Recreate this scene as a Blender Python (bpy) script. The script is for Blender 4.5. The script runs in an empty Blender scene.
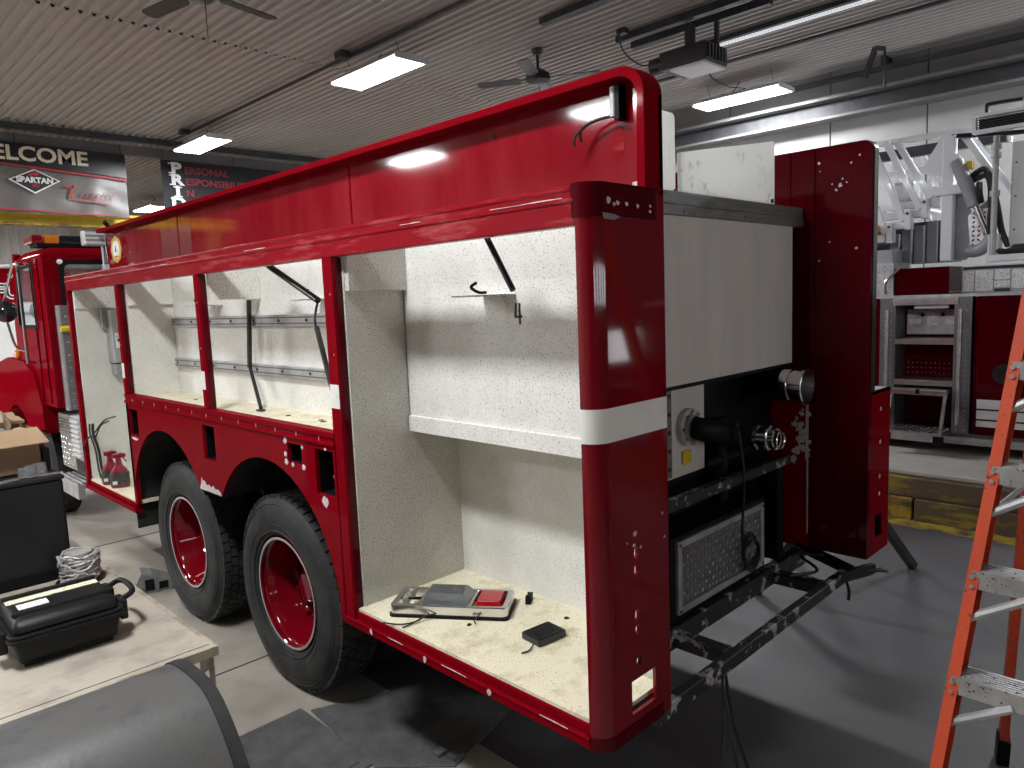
import bpy, bmesh, math, random
from mathutils import Vector, Matrix
random.seed(7)
PI = math.pi
S = bpy.context.scene
C = S.collection

# ------------------------------------------------------------------ camera, world, exposure
def make_camera():
    yaw, pitch, roll, f = 0.7808, 0.1157, -0.0402, 731.07
    fw = Vector((math.sin(yaw)*math.cos(pitch), math.cos(yaw)*math.cos(pitch), -math.sin(pitch)))
    r = Vector((math.cos(yaw), -math.sin(yaw), 0)); u = r.cross(fw)
    r2 = r*math.cos(roll)+u*math.sin(roll); u2 = -r*math.sin(roll)+u*math.cos(roll)
    cd = bpy.data.cameras.new('camera'); cd.sensor_fit = 'HORIZONTAL'; cd.sensor_width = 36
    cd.lens = f/1024*36; cd.clip_start = 0.05; cd.clip_end = 200
    o = bpy.data.objects.new('camera', cd); C.objects.link(o)
    M = Matrix((r2, u2, -fw)).transposed().to_4x4(); M.translation = Vector((-1.6152, -1.2935, 2.0007))
    o.matrix_world = M; S.camera = o
make_camera()
w = bpy.data.worlds.new('world'); S.world = w; w.use_nodes = True
w.node_tree.nodes['Background'].inputs[0].default_value = (.6, .65, .75, 1)
w.node_tree.nodes['Background'].inputs[1].default_value = .006
S.view_settings.view_transform = 'Standard'; S.view_settings.look = 'None'
S.view_settings.gamma = 1; S.view_settings.use_curve_mapping = False
S.view_settings.exposure = 0.0
LAMP_W = 165.0          # watts of one six-tube ceiling fixture
TUBE_E = 14.0
DAY_W = 11.0           # watts of daylight through one pane of the roll-up door

# ------------------------------------------------------------------ materials
MATS = {}
def mat(name, col, rough=.5, metal=0., col2=None, nscale=6., ncon=(.35, .7), bump=0., bscale=80., spec=None,
        specscale=60., speccol=(.1, .09, .08), coat=0., emit=None, estr=0., rough2=None, alpha=1., trans=0., stretch=None, detail=6, slevel=.5):
    m = bpy.data.materials.new(name); m.use_nodes = True
    nt = m.node_tree; N = nt.nodes; L = nt.links; b = N['Principled BSDF']
    b.inputs['Base Color'].default_value = (*col, 1); b.inputs['Roughness'].default_value = rough
    b.inputs['Metallic'].default_value = metal; b.inputs['Specular IOR Level'].default_value = slevel
    if coat: b.inputs['Coat Weight'].default_value = coat; b.inputs['Coat Roughness'].default_value = .06
    if trans: b.inputs['Transmission Weight'].default_value = trans
    if alpha < 1: b.inputs['Alpha'].default_value = alpha
    if emit: b.inputs['Emission Color'].default_value = (*emit, 1); b.inputs['Emission Strength'].default_value = estr
    tc = N.new('ShaderNodeTexCoord'); vec = tc.outputs['Object']
    if stretch:
        mp = N.new('ShaderNodeMapping'); mp.inputs['Scale'].default_value = stretch
        L.new(vec, mp.inputs['Vector']); vec = mp.outputs[0]
    out = None
    if col2 or rough2 is not None:
        n = N.new('ShaderNodeTexNoise'); n.inputs['Scale'].default_value = nscale; n.inputs['Detail'].default_value = detail
        n.inputs['Roughness'].default_value = .65
        L.new(vec, n.inputs['Vector'])
        rp = N.new('ShaderNodeMapRange'); rp.inputs[1].default_value = ncon[0]; rp.inputs[2].default_value = ncon[1]
        L.new(n.outputs[0], rp.inputs[0])
        if col2:
            mx = N.new('ShaderNodeMix'); mx.data_type = 'RGBA'; mx.inputs[6].default_value = (*col, 1); mx.inputs[7].default_value = (*col2, 1)
            L.new(rp.outputs[0], mx.inputs[0]); out = mx.outputs[2]
        if rough2 is not None:
            mr = N.new('ShaderNodeMapRange'); mr.inputs[3].default_value = rough; mr.inputs[4].default_value = rough2
            L.new(rp.outputs[0], mr.inputs[0]); L.new(mr.outputs[0], b.inputs['Roughness'])
    if spec:
        n = N.new('ShaderNodeTexNoise'); n.inputs['Scale'].default_value = specscale; n.inputs['Detail'].default_value = 3
        L.new(tc.outputs['Object'], n.inputs['Vector'])
        rp = N.new('ShaderNodeMapRange'); rp.inputs[1].default_value = spec; rp.inputs[2].default_value = spec+.035
        L.new(n.outputs[0], rp.inputs[0])
        mx = N.new('ShaderNodeMix'); mx.data_type = 'RGBA'
        if out: L.new(out, mx.inputs[6])
        else: mx.inputs[6].default_value = (*col, 1)
        mx.inputs[7].default_value = (*speccol, 1); L.new(rp.outputs[0], mx.inputs[0]); out = mx.outputs[2]
    if out: L.new(out, b.inputs['Base Color'])
    if bump:
        n = N.new('ShaderNodeTexNoise'); n.inputs['Scale'].default_value = bscale; n.inputs['Detail'].default_value = 4
        L.new(vec, n.inputs['Vector'])
        bp = N.new('ShaderNodeBump'); bp.inputs['Strength'].default_value = bump; bp.inputs['Distance'].default_value = .01
        L.new(n.outputs[0], bp.inputs['Height']); L.new(bp.outputs[0], b.inputs['Normal'])
    MATS[name] = m
    return m
mat('red', (.185, .0012, .006), .4, col2=(.205, .0025, .008), nscale=5, coat=.11, slevel=0.)
mat('red_gloss', (.15, .0012, .006), .4, col2=(.17, .0025, .008), nscale=5, coat=.85, slevel=0.)
mat('red_panel', (.20, .0015, .008), .4, slevel=0., col2=(.26, .014, .022), nscale=3.5, ncon=(.42, .75), coat=.9, stretch=(1, 1.2, .3))
mat('red_dull', (.23, .004, .011), .34, slevel=.02, col2=(.42, .10, .10), nscale=9, ncon=(.52, .8), coat=.25, stretch=(1, .35, 2.5))
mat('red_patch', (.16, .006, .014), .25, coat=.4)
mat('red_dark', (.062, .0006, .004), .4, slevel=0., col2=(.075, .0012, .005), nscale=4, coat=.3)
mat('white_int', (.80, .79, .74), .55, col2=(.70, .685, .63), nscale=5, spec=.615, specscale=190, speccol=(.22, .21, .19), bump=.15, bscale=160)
mat('grey_shade_int', (.62, .61, .56), .55, col2=(.53, .52, .47), nscale=3, spec=.585, specscale=165, speccol=(.20, .19, .17), bump=.15, bscale=160)  # darker copy of the interior white; carries shade of the rear compartment walls
mat('floor_int', (.76, .70, .52), .6, col2=(.50, .42, .27), nscale=9, ncon=(.5, .72), detail=12, spec=.63, specscale=120, speccol=(.25, .22, .17), bump=.3, bscale=120)
mat('white', (.78, .77, .72), .4, col2=(.70, .69, .64), nscale=8)
mat('chip', (.70, .66, .64), .6, col2=(.42, .30, .30), nscale=60)
mat('primer', (.62, .60, .58), .6, col2=(.4, .38, .37), nscale=40)
mat('tank', (.66, .62, .56), .42, col2=(.56, .535, .49), nscale=3, ncon=(.35, .75), stretch=(2.5, 1, .5))
mat('tank_cap', (.23, .22, .21), .5, .4, col2=(.13, .125, .12), nscale=9, stretch=(1, 1, 4))
mat('poly_board', (.95, .95, .92), .5, col2=(.5, .5, .46), nscale=16, ncon=(.58, .75), stretch=(1, 1, .8), detail=10)
mat('black', (.004, .004, .0045), .55, slevel=.2)
mat('black_satin', (.012, .012, .014), .3, col2=(.03, .03, .032), nscale=12)
mat('liner', (.018, .018, .0185), .6, slevel=.3, col2=(.05, .048, .046), nscale=5, ncon=(.45, .8))
mat('peel', (.012, .012, .013), .5, col2=(.42, .41, .40), nscale=13, ncon=(.56, .6), detail=9)
mat('rubber', (.020, .020, .0205), .7, slevel=.3, col2=(.048, .046, .043), nscale=7, ncon=(.4, .75), bump=.15, bscale=60)
mat('chrome', (.72, .72, .73), .18, 1.)
mat('alu', (.62, .62, .63), .34, 1., col2=(.42, .42, .43), nscale=12)
mat('alu_dull', (.55, .55, .55), .5, .7, col2=(.36, .36, .36), nscale=10)
mat('galv', (.50, .50, .50), .5, .6, col2=(.36, .36, .36), nscale=14)
mat('yellow', (.75, .55, .02), .5, col2=(.6, .42, .02), nscale=6)
mat('yellow_worn', (.52, .36, .04), .7, col2=(.10, .085, .06), nscale=6, ncon=(.42, .6), stretch=(1, 1, 2))
mat('timber', (.16, .12, .08), .8, col2=(.40, .30, .05), nscale=5, ncon=(.52, .62), stretch=(1, .4, 1.6))
mat('concrete', (.385, .346, .292), .62, col2=(.20, .179, .152), nscale=2.2, ncon=(.33, .78), bump=.2, bscale=40, rough2=.45, detail=10)
mat('slab', (.74, .71, .675), .7, col2=(.60, .57, .54), nscale=3)
mat('steel_plate', (.10, .10, .10), .55, .3, col2=(.18, .175, .17), nscale=8, ncon=(.4, .75), bump=.3, bscale=50)
mat('floor_dark_grey', (.095, .088, .095), .6, col2=(.062, .058, .063), nscale=1.4, ncon=(.3, .75), bump=.15, bscale=40, rough2=.42, detail=10)
mat('groove', (.02, .019, .018), .9)
mat('ceiling', (.42, .395, .38), .5, col2=(.34, .32, .307), nscale=1.2, stretch=(1, .25, 1))
mat('wall', (.29, .283, .28), .7, col2=(.26, .252, .248), nscale=2)
mat('wall_light', (.66, .64, .61), .6)
mat('wall_dim', (.07, .068, .066), .8)
mat('wall_corr', (.84, .82, .80), .6, col2=(.52, .5, .47), nscale=2, stretch=(2, 1, .3))
mat('dark_steel', (.035, .035, .04), .5, .3, col2=(.06, .06, .065), nscale=10)
mat('grey_steel', (.16, .155, .155), .5, .4)
mat('lamp', (1, 1, 1), .4, emit=(.93, .97, 1), estr=TUBE_E)
mat('pane_day', (.6, .6, .6), .3, emit=(.93, .96, 1), estr=3.)
mat('door_grey', (.09, .088, .088), .5)
mat('lamp_housing', (.62, .62, .62), .4)
mat('fan', (.018, .016, .016), .4)
mat('tread_dark', (.20, .20, .205), .45, .7)
mat('banner_dark', (.012, .013, .018), .35, bump=.2, bscale=3)
mat('banner_grey', (.155, .142, .132), .35, col2=(.11, .10, .093), nscale=2, bump=.35, bscale=3.5)
mat('banner_black', (.012, .014, .02), .6, bump=.2, bscale=3)
mat('cream', (.78, .70, .55), .6)
mat('white_ink', (.8, .8, .8), .5)
mat('red_ink', (.42, .02, .03), .5)
mat('darkred_ink', (.24, .03, .045), .6)
mat('black_ink', (.01, .01, .01), .5)
mat('orange_fg', (.62, .075, .022), .45, col2=(.52, .06, .02), nscale=8, spec=.66, specscale=70, speccol=(.12, .03, .02), stretch=(1, 1, .3))
mat('step_alu', (.55, .55, .56), .38, .85, col2=(.36, .36, .36), nscale=10, spec=.62, specscale=90, speccol=(.12, .12, .12))
mat('table_top', (.44, .39, .318), .5, col2=(.26, .23, .19), nscale=6, ncon=(.45, .72), rough2=.62, bump=.12, bscale=50, detail=10)
mat('table_edge', (.45, .40, .32), .55, .2, col2=(.22, .17, .11), nscale=9, ncon=(.45, .65))
mat('case', (.0075, .0075, .008), .42, slevel=.22, col2=(.012, .012, .0125), nscale=20, bump=.1, bscale=120)
mat('label_cream', (.72, .68, .50), .6, spec=.6, specscale=90, speccol=(.3, .3, .25))
mat('label_white', (.8, .8, .8), .5, spec=.58, specscale=110, speccol=(.2, .2, .2))
mat('chest', (.009, .009, .0095), .45, slevel=.3, col2=(.015, .015, .0155), nscale=5)
mat('card', (.40, .27, .155), .75, col2=(.34, .225, .125), nscale=6, bump=.08, bscale=40)
mat('card_in', (.22, .145, .085), .8)
mat('kraft', (.45, .36, .26), .8, col2=(.36, .285, .2), nscale=9, bump=.2, bscale=25)
mat('clear', (.85, .86, .88), .12, trans=.85)
mat('wire', (.62, .61, .59), .45, .3, col2=(.34, .33, .32), nscale=30)
mat('fender_gray', (.108, .105, .101), .46, .15, col2=(.024, .025, .029), nscale=4.5, ncon=(.5, .75), rough2=.55, bump=.08, bscale=60, detail=10)
mat('red_glass', (.38, .004, .008), .15, coat=.5)
mat('lens_red', (.22, .004, .008), .15, coat=.5)
mat('amber', (.75, .22, .01), .2, coat=.6)
mat('glass', (.55, .60, .62), .05, trans=.9)
mat('glass_dark', (.02, .022, .025), .06, coat=.8)
mat('bottle_red', (.22, .006, .02), .3, coat=.3)
mat('bottle_label', (.02, .02, .022), .5, col2=(.08, .075, .07), nscale=30)
mat('white_boom', (.84, .86, .90), .3, coat=.3)
mat('boom_grey', (.38, .39, .42), .4, col2=(.30, .31, .34), nscale=5)
mat('boom_dark', (.16, .165, .18), .45)
mat('gold', (.75, .52, .10), .35, .4)
mat('cable', (.010, .010, .011), .45)
mat('green_wire', (.03, .05, .04), .5)
mat('white_truck', (.72, .72, .72), .35, coat=.3)
mat('plastic_grey', (.30, .30, .31), .45)
mat('chock', (.15, .148, .145), .6, col2=(.24, .235, .23), nscale=12)

def make_translucent(m, amount):
    nt = MATS[m].node_tree; N = nt.nodes; b = N['Principled BSDF']; out = N['Material Output']
    t = N.new('ShaderNodeBsdfTranslucent'); mx = N.new('ShaderNodeMixShader'); mx.inputs[0].default_value = amount
    src = b.inputs['Base Color'].links[0].from_socket
    nt.links.new(src, t.inputs[0]); nt.links.new(b.outputs[0], mx.inputs[1]); nt.links.new(t.outputs[0], mx.inputs[2]); nt.links.new(mx.outputs[0], out.inputs[0])
make_translucent('poly_board', .85)
mat('strip_sheen_glow', (.8, .8, .8), .4, emit=(.9, .92, 1), estr=.7)  # weak glow stands in for the sheen on the silver ceiling strip

# ------------------------------------------------------------------ mesh builders
class MB:
    def __init__(s): s.v = []; s.f = []
    def add(s, V, F):
        n = len(s.v); s.v += [Vector(v) for v in V]; s.f += [tuple(i+n for i in f) for f in F]; return s
    def box(s, x0, x1, y0, y1, z0, z1):
        V = [(x, y, z) for z in (z0, z1) for y in (y0, y1) for x in (x0, x1)]
        return s.add(V, [(0, 2, 3, 1), (4, 5, 7, 6), (0, 1, 5, 4), (2, 6, 7, 3), (0, 4, 6, 2), (1, 3, 7, 5)])
    def hexa(s, b, t):      # bottom quad, top quad, both counter-clockwise from above
        return s.add(list(b)+list(t), [(3, 2, 1, 0), (4, 5, 6, 7), (0, 1, 5, 4), (1, 2, 6, 5), (2, 3, 7, 6), (3, 0, 4, 7)])
    def bar(s, a, b, wd, h=None, up=(0, 0, 1)):
        a = Vector(a); b = Vector(b); h = wd if h is None else h
        d = (b-a).normalized(); up = Vector(up)
        if abs(d.dot(up)) > .97: up = Vector((0, 1, 0)) if abs(d.y) < .9 else Vector((1, 0, 0))
        sx = d.cross(up).normalized(); sz = sx.cross(d)
        q = [(-1, -1), (1, -1), (1, 1), (-1, 1)]
        V = [p+sx*(i*wd/2)+sz*(j*h/2) for p in (a, b) for i, j in q]
        return s.add(V, [(0, 1, 2, 3), (7, 6, 5, 4), (0, 4, 5, 1), (1, 5, 6, 2), (2, 6, 7, 3), (3, 7, 4, 0)])
    def tube(s, pts, r, n=8, caps=True):
        if 3 <= len(pts) <= 9 and not isinstance(r, (list, tuple)): pts = crv(pts)
        P = [Vector(p) for p in pts]; k = len(P)
        rr = r if isinstance(r, (list, tuple)) else [r]*k
        t0 = (P[1]-P[0]).normalized(); ref = Vector((0, 0, 1)) if abs(t0.z) < .9 else Vector((1, 0, 0))
        nx = t0.cross(ref).normalized(); V = []
        for i in range(k):
            t = (P[min(i+1, k-1)]-P[max(i-1, 0)]).normalized()
            nx = (nx-t*nx.dot(t)).normalized(); ny = t.cross(nx)
            V += [P[i]+(nx*math.cos(2*PI*j/n)+ny*math.sin(2*PI*j/n))*rr[i] for j in range(n)]
        F = [(i*n+j, i*n+(j+1) % n, (i+1)*n+(j+1) % n, (i+1)*n+j) for i in range(k-1) for j in range(n)]
        if caps: F += [tuple(reversed(range(n))), tuple((k-1)*n+j for j in range(n))]
        return s.add(V, F)
    def cyl(s, a, b, r, n=16, r2=None): return s.tube([a, b], [r, r if r2 is None else r2], n)
    def lathe(s, prof, o=(0, 0, 0), ax='x', n=32, closed=False):
        o = Vector(o); V = []; k = len(prof)
        for j in range(n):
            a = 2*PI*j/n; c, d = math.cos(a), math.sin(a)
            for u, r in prof:
                V.append(o+Vector({'x': (u, r*c, r*d), 'y': (r*d, u, r*c), 'z': (r*c, r*d, u)}[ax]))
        m = k if closed else k-1
        F = [(j*k+i, ((j+1) % n)*k+i, ((j+1) % n)*k+(i+1) % k, j*k+(i+1) % k) for j in range(n) for i in range(m)]
        return s.add(V, F)
    def plate(s, loops, thick, fn):       # flat outline with holes, fn(u, v, w) -> point, w along the thickness
        bm = bmesh.new(); es = []
        for lp in loops:
            vs = [bm.verts.new((u, v, 0)) for u, v in lp]
            es += [bm.edges.new((vs[i], vs[(i+1) % len(vs)])) for i in range(len(vs))]
        bmesh.ops.triangle_fill(bm, edges=es, use_beauty=True)
        bm.verts.index_update(); n = len(bm.verts)
        V = [(v.co.x, v.co.y) for v in bm.verts]; T = [tuple(v.index for v in f.verts) for f in bm.faces]
        E = [(e.verts[0].index, e.verts[1].index) for e in bm.edges if len(e.link_faces) == 1]; bm.free()
        VV = [fn(u, v, 0) for u, v in V]+[fn(u, v, thick) for u, v in V]
        F = T+[tuple(reversed([i+n for i in t])) for t in T]+[(a, b, b+n, a+n) for a, b in E]
        return s.add(VV, F)
    def prism(s, poly, fn, w0, w1):
        n = len(poly); V = [fn(u, v, w0) for u, v in poly]+[fn(u, v, w1) for u, v in poly]
        return s.add(V, [tuple(range(n)), tuple(reversed(range(n, 2*n)))]+[(i, (i+1) % n, (i+1) % n+n, i+n) for i in range(n)])
    def xf(s, M): s.v = [M @ v for v in s.v]; return s
    def mesh(s, name, m, org=(0, 0, 0), bevel=0, smooth=False, seg=2):
        o = Vector(org); me = bpy.data.meshes.new(name)
        me.from_pydata([v-o for v in s.v], [], s.f)
        bm = bmesh.new(); bm.from_mesh(me)
        bmesh.ops.recalc_face_normals(bm, faces=bm.faces)
        if bevel:
            ed = [e for e in bm.edges if len(e.link_faces) == 2 and e.calc_face_angle(0) > .6]
            bmesh.ops.bevel(bm, geom=ed, offset=bevel, segments=seg, affect='EDGES', profile=.5, clamp_overlap=True)
        if smooth:
            for f in bm.faces: f.smooth = True
            for e in bm.edges:
                if len(e.link_faces) == 2 and e.calc_face_angle(0) > .7: e.smooth = False
        bm.to_mesh(me); bm.free()
        me.materials.append(MATS[m]); return me
    def build(s, name, m, parent=None, bevel=0, smooth=False, org=None, label=None, kind=None, seg=2):
        if org is None:
            p = parent
            while p is not None and p.parent is not None: p = p.parent
            org = ORG.get(p.name, (0, 0, 0)) if p is not None else (0, 0, 0)
        me = s.mesh(name, m, org, bevel, smooth, seg)
        o = bpy.data.objects.new(name, me); C.objects.link(o)
        if parent is not None: o.parent = parent
        if label: o['label'] = label
        if kind: o['kind'] = kind
        return o
ORG = {}
def thing(name, label, cat, loc=(0, 0, 0), rz=0, group=None, world=True):
    o = bpy.data.objects.new(name, None); C.objects.link(o); o.location = loc; o.rotation_euler = (0, 0, rz)
    o.empty_display_size = .1
    o['label'] = label; o['category'] = cat
    if group: o['group'] = group
    ORG[o.name] = tuple(loc) if world else (0., 0., 0.)
    return o
def solo(mb, name, m, label, cat, loc=(0, 0, 0), group=None, **k):     # a thing that is one mesh
    o = mb.build(name, m, None, org=loc, **k); o.location = loc
    o['label'] = label; o['category'] = cat
    if group: o['group'] = group
    return o
def struct(mb, name, m, parent=None, **k):
    o = mb.build(name, m, parent, **k)
    o['kind'] = 'structure'
    return o
def link_copy(src, parent, loc=None, rot=None):
    c = src.copy(); C.objects.link(c); c.parent = parent
    if loc is not None: c.location = loc
    if rot is not None: c.rotation_euler = rot
    return c
def dup(root, loc, rz=0, label=None, group=None):
    r = root.copy(); C.objects.link(r); r.location = loc; r.rotation_euler = (0, 0, rz)
    if label: r['label'] = label
    if group: r['group'] = group
    for ch in list(root.children):
        c = link_copy(ch, r)
        for g in list(ch.children): link_copy(g, c)
    return r
def text(s, size, m, name, parent, o, right, up, ext=.002, off=0., align='LEFT', sx=1., shear=0., org=None):
    cu = bpy.data.curves.new(name, 'FONT'); cu.body = s; cu.size = size; cu.extrude = ext; cu.offset = off
    cu.align_x = align; cu.align_y = 'CENTER'; cu.shear = shear; cu.resolution_u = 3
    t = bpy.data.objects.new(name, cu); C.objects.link(t)
    bpy.context.view_layer.update()
    me = bpy.data.meshes.new_from_object(t.evaluated_get(bpy.context.evaluated_depsgraph_get()))
    bpy.data.objects.remove(t); bpy.data.curves.remove(cu)
    R = Vector(right).normalized(); U = Vector(up).normalized(); Nn = R.cross(U)
    M = Matrix((R*sx, U, Nn)).transposed().to_4x4()
    p = parent
    while p is not None and p.parent is not None: p = p.parent
    og = Vector(org if org is not None else (ORG.get(p.name, (0, 0, 0)) if p is not None else (0, 0, 0)))
    M.translation = Vector(o)-og
    me.transform(M); me.materials.clear(); me.materials.append(MATS[m])
    ob = bpy.data.objects.new(name, me); C.objects.link(ob); ob.parent = parent
    return ob
def crv(pts, k=5):
    P = [Vector(p) for p in pts]; P = [P[0]*2-P[1]]+P+[P[-1]*2-P[-2]]; out = []
    for i in range(1, len(P)-2):
        a, b, c, d = P[i-1:i+3]
        for j in range(k):
            t = j/k; out.append(.5*((2*b)+(c-a)*t+(2*a-5*b+4*c-d)*t*t+(3*b-a-3*c+d)*t*t*t))
    return out+[P[-2]]
def arc(cx, cy, r, a0, a1, n): return [(cx+r*math.cos(math.radians(a0+(a1-a0)*i/n)), cy+r*math.sin(math.radians(a0+(a1-a0)*i/n))) for i in range(n+1)]
def rrect(u0, u1, v0, v1, r, n=4):
    return arc(u1-r, v1-r, r, 0, 90, n)+arc(u0+r, v1-r, r, 90, 180, n)+arc(u0+r, v0+r, r, 180, 270, n)+arc(u1-r, v0+r, r, 270, 360, n)
def rect(u0, u1, v0, v1): return [(u0, v0), (u1, v0), (u1, v1), (u0, v1)]
def blob(u, v, r, n=11, k=.45, sx=1., sy=1.):
    return [(u+sx*r*(1-k*random.random())*math.cos(2*PI*i/n), v+sy*r*(1-k*random.random())*math.sin(2*PI*i/n)) for i in range(n)]
YZ = lambda x: (lambda u, v, w: (x+w, u, v))       # outline in (y, z), thickness along x
XZ = lambda y: (lambda u, v, w: (u, y+w, v))
XY = lambda z: (lambda u, v, w: (u, v, z+w))
def lugs(mb, fn, u0, u1, v0, v1, pitch=.042, ln=.030, wd=.010, h=.004):
    # raised tread-plate lozenges in alternating directions
    nu = int((u1-u0)/pitch); nv = int((v1-v0)/pitch)
    for i in range(nu):
        for j in range(nv):
            cu = u0+(i+.5)*(u1-u0)/nu; cv = v0+(j+.5)*(v1-v0)/nv
            a = PI/4 if (i+j) % 2 else -PI/4
            c, d = math.cos(a), math.sin(a); e = ln/2; g = wd/2
            mb.add([fn(cu+c*e, cv+d*e, 0), fn(cu-d*g, cv+c*g, 0), fn(cu-c*e, cv-d*e, 0), fn(cu+d*g, cv-c*g, 0), fn(cu+c*e*.45, cv+d*e*.45, h), fn(cu-c*e*.45, cv-d*e*.45, h)],
                   [(0, 1, 4), (1, 2, 5, 4), (2, 3, 5), (3, 0, 4, 5)])
    return mb

# ------------------------------------------------------------------ ceiling fixtures (the lamps of the hall and added fill lights)
HC = 4.8
def make_fixture(loc, label, drop=.28, grp='six-tube ceiling lights'):
    t = thing('ceiling_light', label, 'ceiling light', loc, 0, grp, world=False)
    h = MB()
    h.hexa([(-.21, -.60, .03), (.21, -.60, .03), (.21, .60, .03), (-.21, .60, .03)], [(-.17, -.60, .075), (.17, -.60, .075), (.17, .60, .075), (-.17, .60, .075)])
    h.build('housing', 'lamp_housing', t)
    for sy in (-1, 1): MB().box(-.21, .21, sy*.615-.012, sy*.615+.012, .0, .05).build('end_cap', 'lamp_housing', t)
    for i in range(6):
        x = -.175+.07*i
        tb = MB().cyl((x, -.60, .012), (x, .60, .012), .014, 8).build('tube', 'lamp', t)
    for sy in (-.45, .45):
        MB().tube([(0, sy, .07), (-.1, sy, drop)], .004, 5).build('hanger_wire', 'dark_steel', t)
    MB().tube([(.05, .4, .07), (.12, .35, .16), (.1, .2, .14), (.14, .1, drop)], .008, 6).build('power_cord', 'cable', t)
    ld = bpy.data.lights.new('fixture_glow', 'AREA'); ld.shape = 'RECTANGLE'; ld.size = .38; ld.size_y = 1.09; ld.energy = LAMP_W; ld.color = (.95, .975, 1.)
    lo = bpy.data.objects.new('fixture_glow', ld); C.objects.link(lo); lo.parent = t; lo.location = (0, 0, -.006)
    return t
f0 = make_fixture((3.33, 5.6, 4.5), 'bright six-tube ceiling light hung from the ceiling conduit, above the middle of the truck')
for loc, lab in (((3.25, 10.1, 4.5), 'six-tube ceiling light hung beside the black acrostic banner'),
                 ((7.73, 3.6, 4.5), 'six-tube ceiling light hung along the grey panel wall, seen from its side'),
                 ((5.05, 17.6, 4.5), 'small far ceiling light beyond the gap between the two banners'),
                 ((-1.7, 1.1, 4.5), 'ceiling light over the open side of the truck'),
                 ((-3.6, 6.8, 4.5), 'added fill light over the aisle beside the cab'),  # unseen fixture added off the lamp rows to fill shadow and light the cab
                 ((-2.2, 10.1, 4.5), 'added fill light before the welcome banner'),  # unseen fixture added to light the banner and the parked truck
                 ((-1.0, 20.3, 4.5), 'added fill light before the ribbed far wall'),  # unseen fixture added to brighten the far wall
                 ((-5.92, 4.9, 4.5), 'ceiling light mirrored in the upper red panel nearer the rear post'),
                 ((-5.92, 9.15, 4.5), 'ceiling light mirrored in the middle of the upper red panel'),
                 ((-1.0, 16.0, 4.5), 'ceiling light in the far bay above the parked red truck'),
                 ((7.73, -.9, 4.5), 'ceiling light by the grey wall above the ladder truck cabinet'),
                 ((7.73, 8.1, 4.5), 'ceiling light by the grey wall hidden behind the truck body')):
    dup(f0, loc, 0, lab)

# ------------------------------------------------------------------ the hall
struct(MB().box(-9, 8.7, -5.2, 24, -.1, 0), 'floor', 'concrete')
cl = struct(MB().box(-9, 8.7, -5.2, 24, HC+.06, HC+.12), 'ceiling', 'ceiling')
def ceil_mesh(ln):
    prof = []; wdt = .92; pit = wdt/8
    for i in range(8):
        b = i*pit
        prof += [(b, .040), (b+.018, .040), (b+.026, .012), (b+.050, .012), (b+.058, .040)]
    prof.append((wdt, .040))
    mb = MB(); n = len(prof)
    mb.add([(u, 0, v) for u, v in prof]+[(u, ln, v) for u, v in prof], [(i, i+1, n+i+1, n+i) for i in range(n-1)])
    return mb.mesh('ceiling_panel', 'ceiling')
cuts = [-5.2, 0.0, 6.57, 13.2, 24]
for a, b in zip(cuts, cuts[1:]):
    me = ceil_mesh(b-a-.012)
    for i in range(19):
        o = bpy.data.objects.new('ceiling_panel', me); C.objects.link(o); o.parent = cl
        o.location = (-9+i*.92+(.17 if a == 0 else 0), a+.006, HC+(.004 if a in (6.57, -5.2) else 0))
wr = struct(MB().box(8.6, 8.75, -5.2, 24, 0, HC+.05), 'wall_right', 'groove')
for y0, y1 in zip([-5.0, -4.1, -2.8, -1.3, 0.2, 1.6, 2.77, 4.22, 5.7, 7.2, 8.7, 10.2, 12.2], [-4.1, -2.8, -1.3, 0.2, 1.6, 2.77, 4.22, 5.7, 7.2, 8.7, 10.2, 12.2, 24]):
    for z0, z1 in ((0, 2.45), (2.45, HC+.02)):
        MB().box(8.575, 8.61, y0+.008, y1-.008, z0+.004, z1-.004).build('wall_panel', 'wall', wr)
wf = struct(MB().box(-9, 8.7, 23.9, 24.1, 0, HC+.05), 'wall_far', 'wall_corr')
rb = MB()
for i in range(74): x = -8.9+i*.238; rb.hexa([(x, 23.86, 0), (x+.06, 23.86, 0), (x+.09, 23.91, 0), (x-.03, 23.91, 0)], [(x, 23.86, HC), (x+.06, 23.86, HC), (x+.09, 23.91, HC), (x-.03, 23.91, HC)])
rb.build('wall_rib', 'wall_corr', wf, kind='stuff')
struct(MB().box(-9.1, -9, -5.2, 24, 0, HC+.05), 'wall_left', 'wall_light')
BY = -5.0
struct(MB().plate([rect(-9, 8.7, 0, HC+.05), rect(-3.2, 5.6, .002, 3.62), rect(6.5, 7.3, 1.05, 1.5)], -.12, XZ(BY)), 'wall_back', 'wall_dim')
def daylight(name, x0, x1, z0, z1, watts, parent=None):
    fr_ = struct(MB().plate([rect(x0-.04, x1+.04, z0-.04, z1+.04), rect(x0, x1, z0, z1)], .05, XZ(BY-.03)), name, 'lamp_housing', parent)
    MB().box(x0, x1, BY-.05, BY-.045, z0, z1).build('pane', 'pane_day', fr_)
    ld = bpy.data.lights.new('window_daylight', 'AREA'); ld.shape = 'RECTANGLE'; ld.size = x1-x0; ld.size_y = z1-z0; ld.energy = watts; ld.color = (.93, .96, 1.)
    lo = bpy.data.objects.new('window_daylight', ld); C.objects.link(lo); lo.parent = fr_; lo.location = ((x0+x1)/2, BY-.035, (z0+z1)/2); lo.rotation_euler = (PI/2, 0, PI)
    return fr_
sd_ = struct(MB().box(-3.25, 5.65, BY-.16, BY-.13, 0, 3.62), 'door_1', 'groove')
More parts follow.
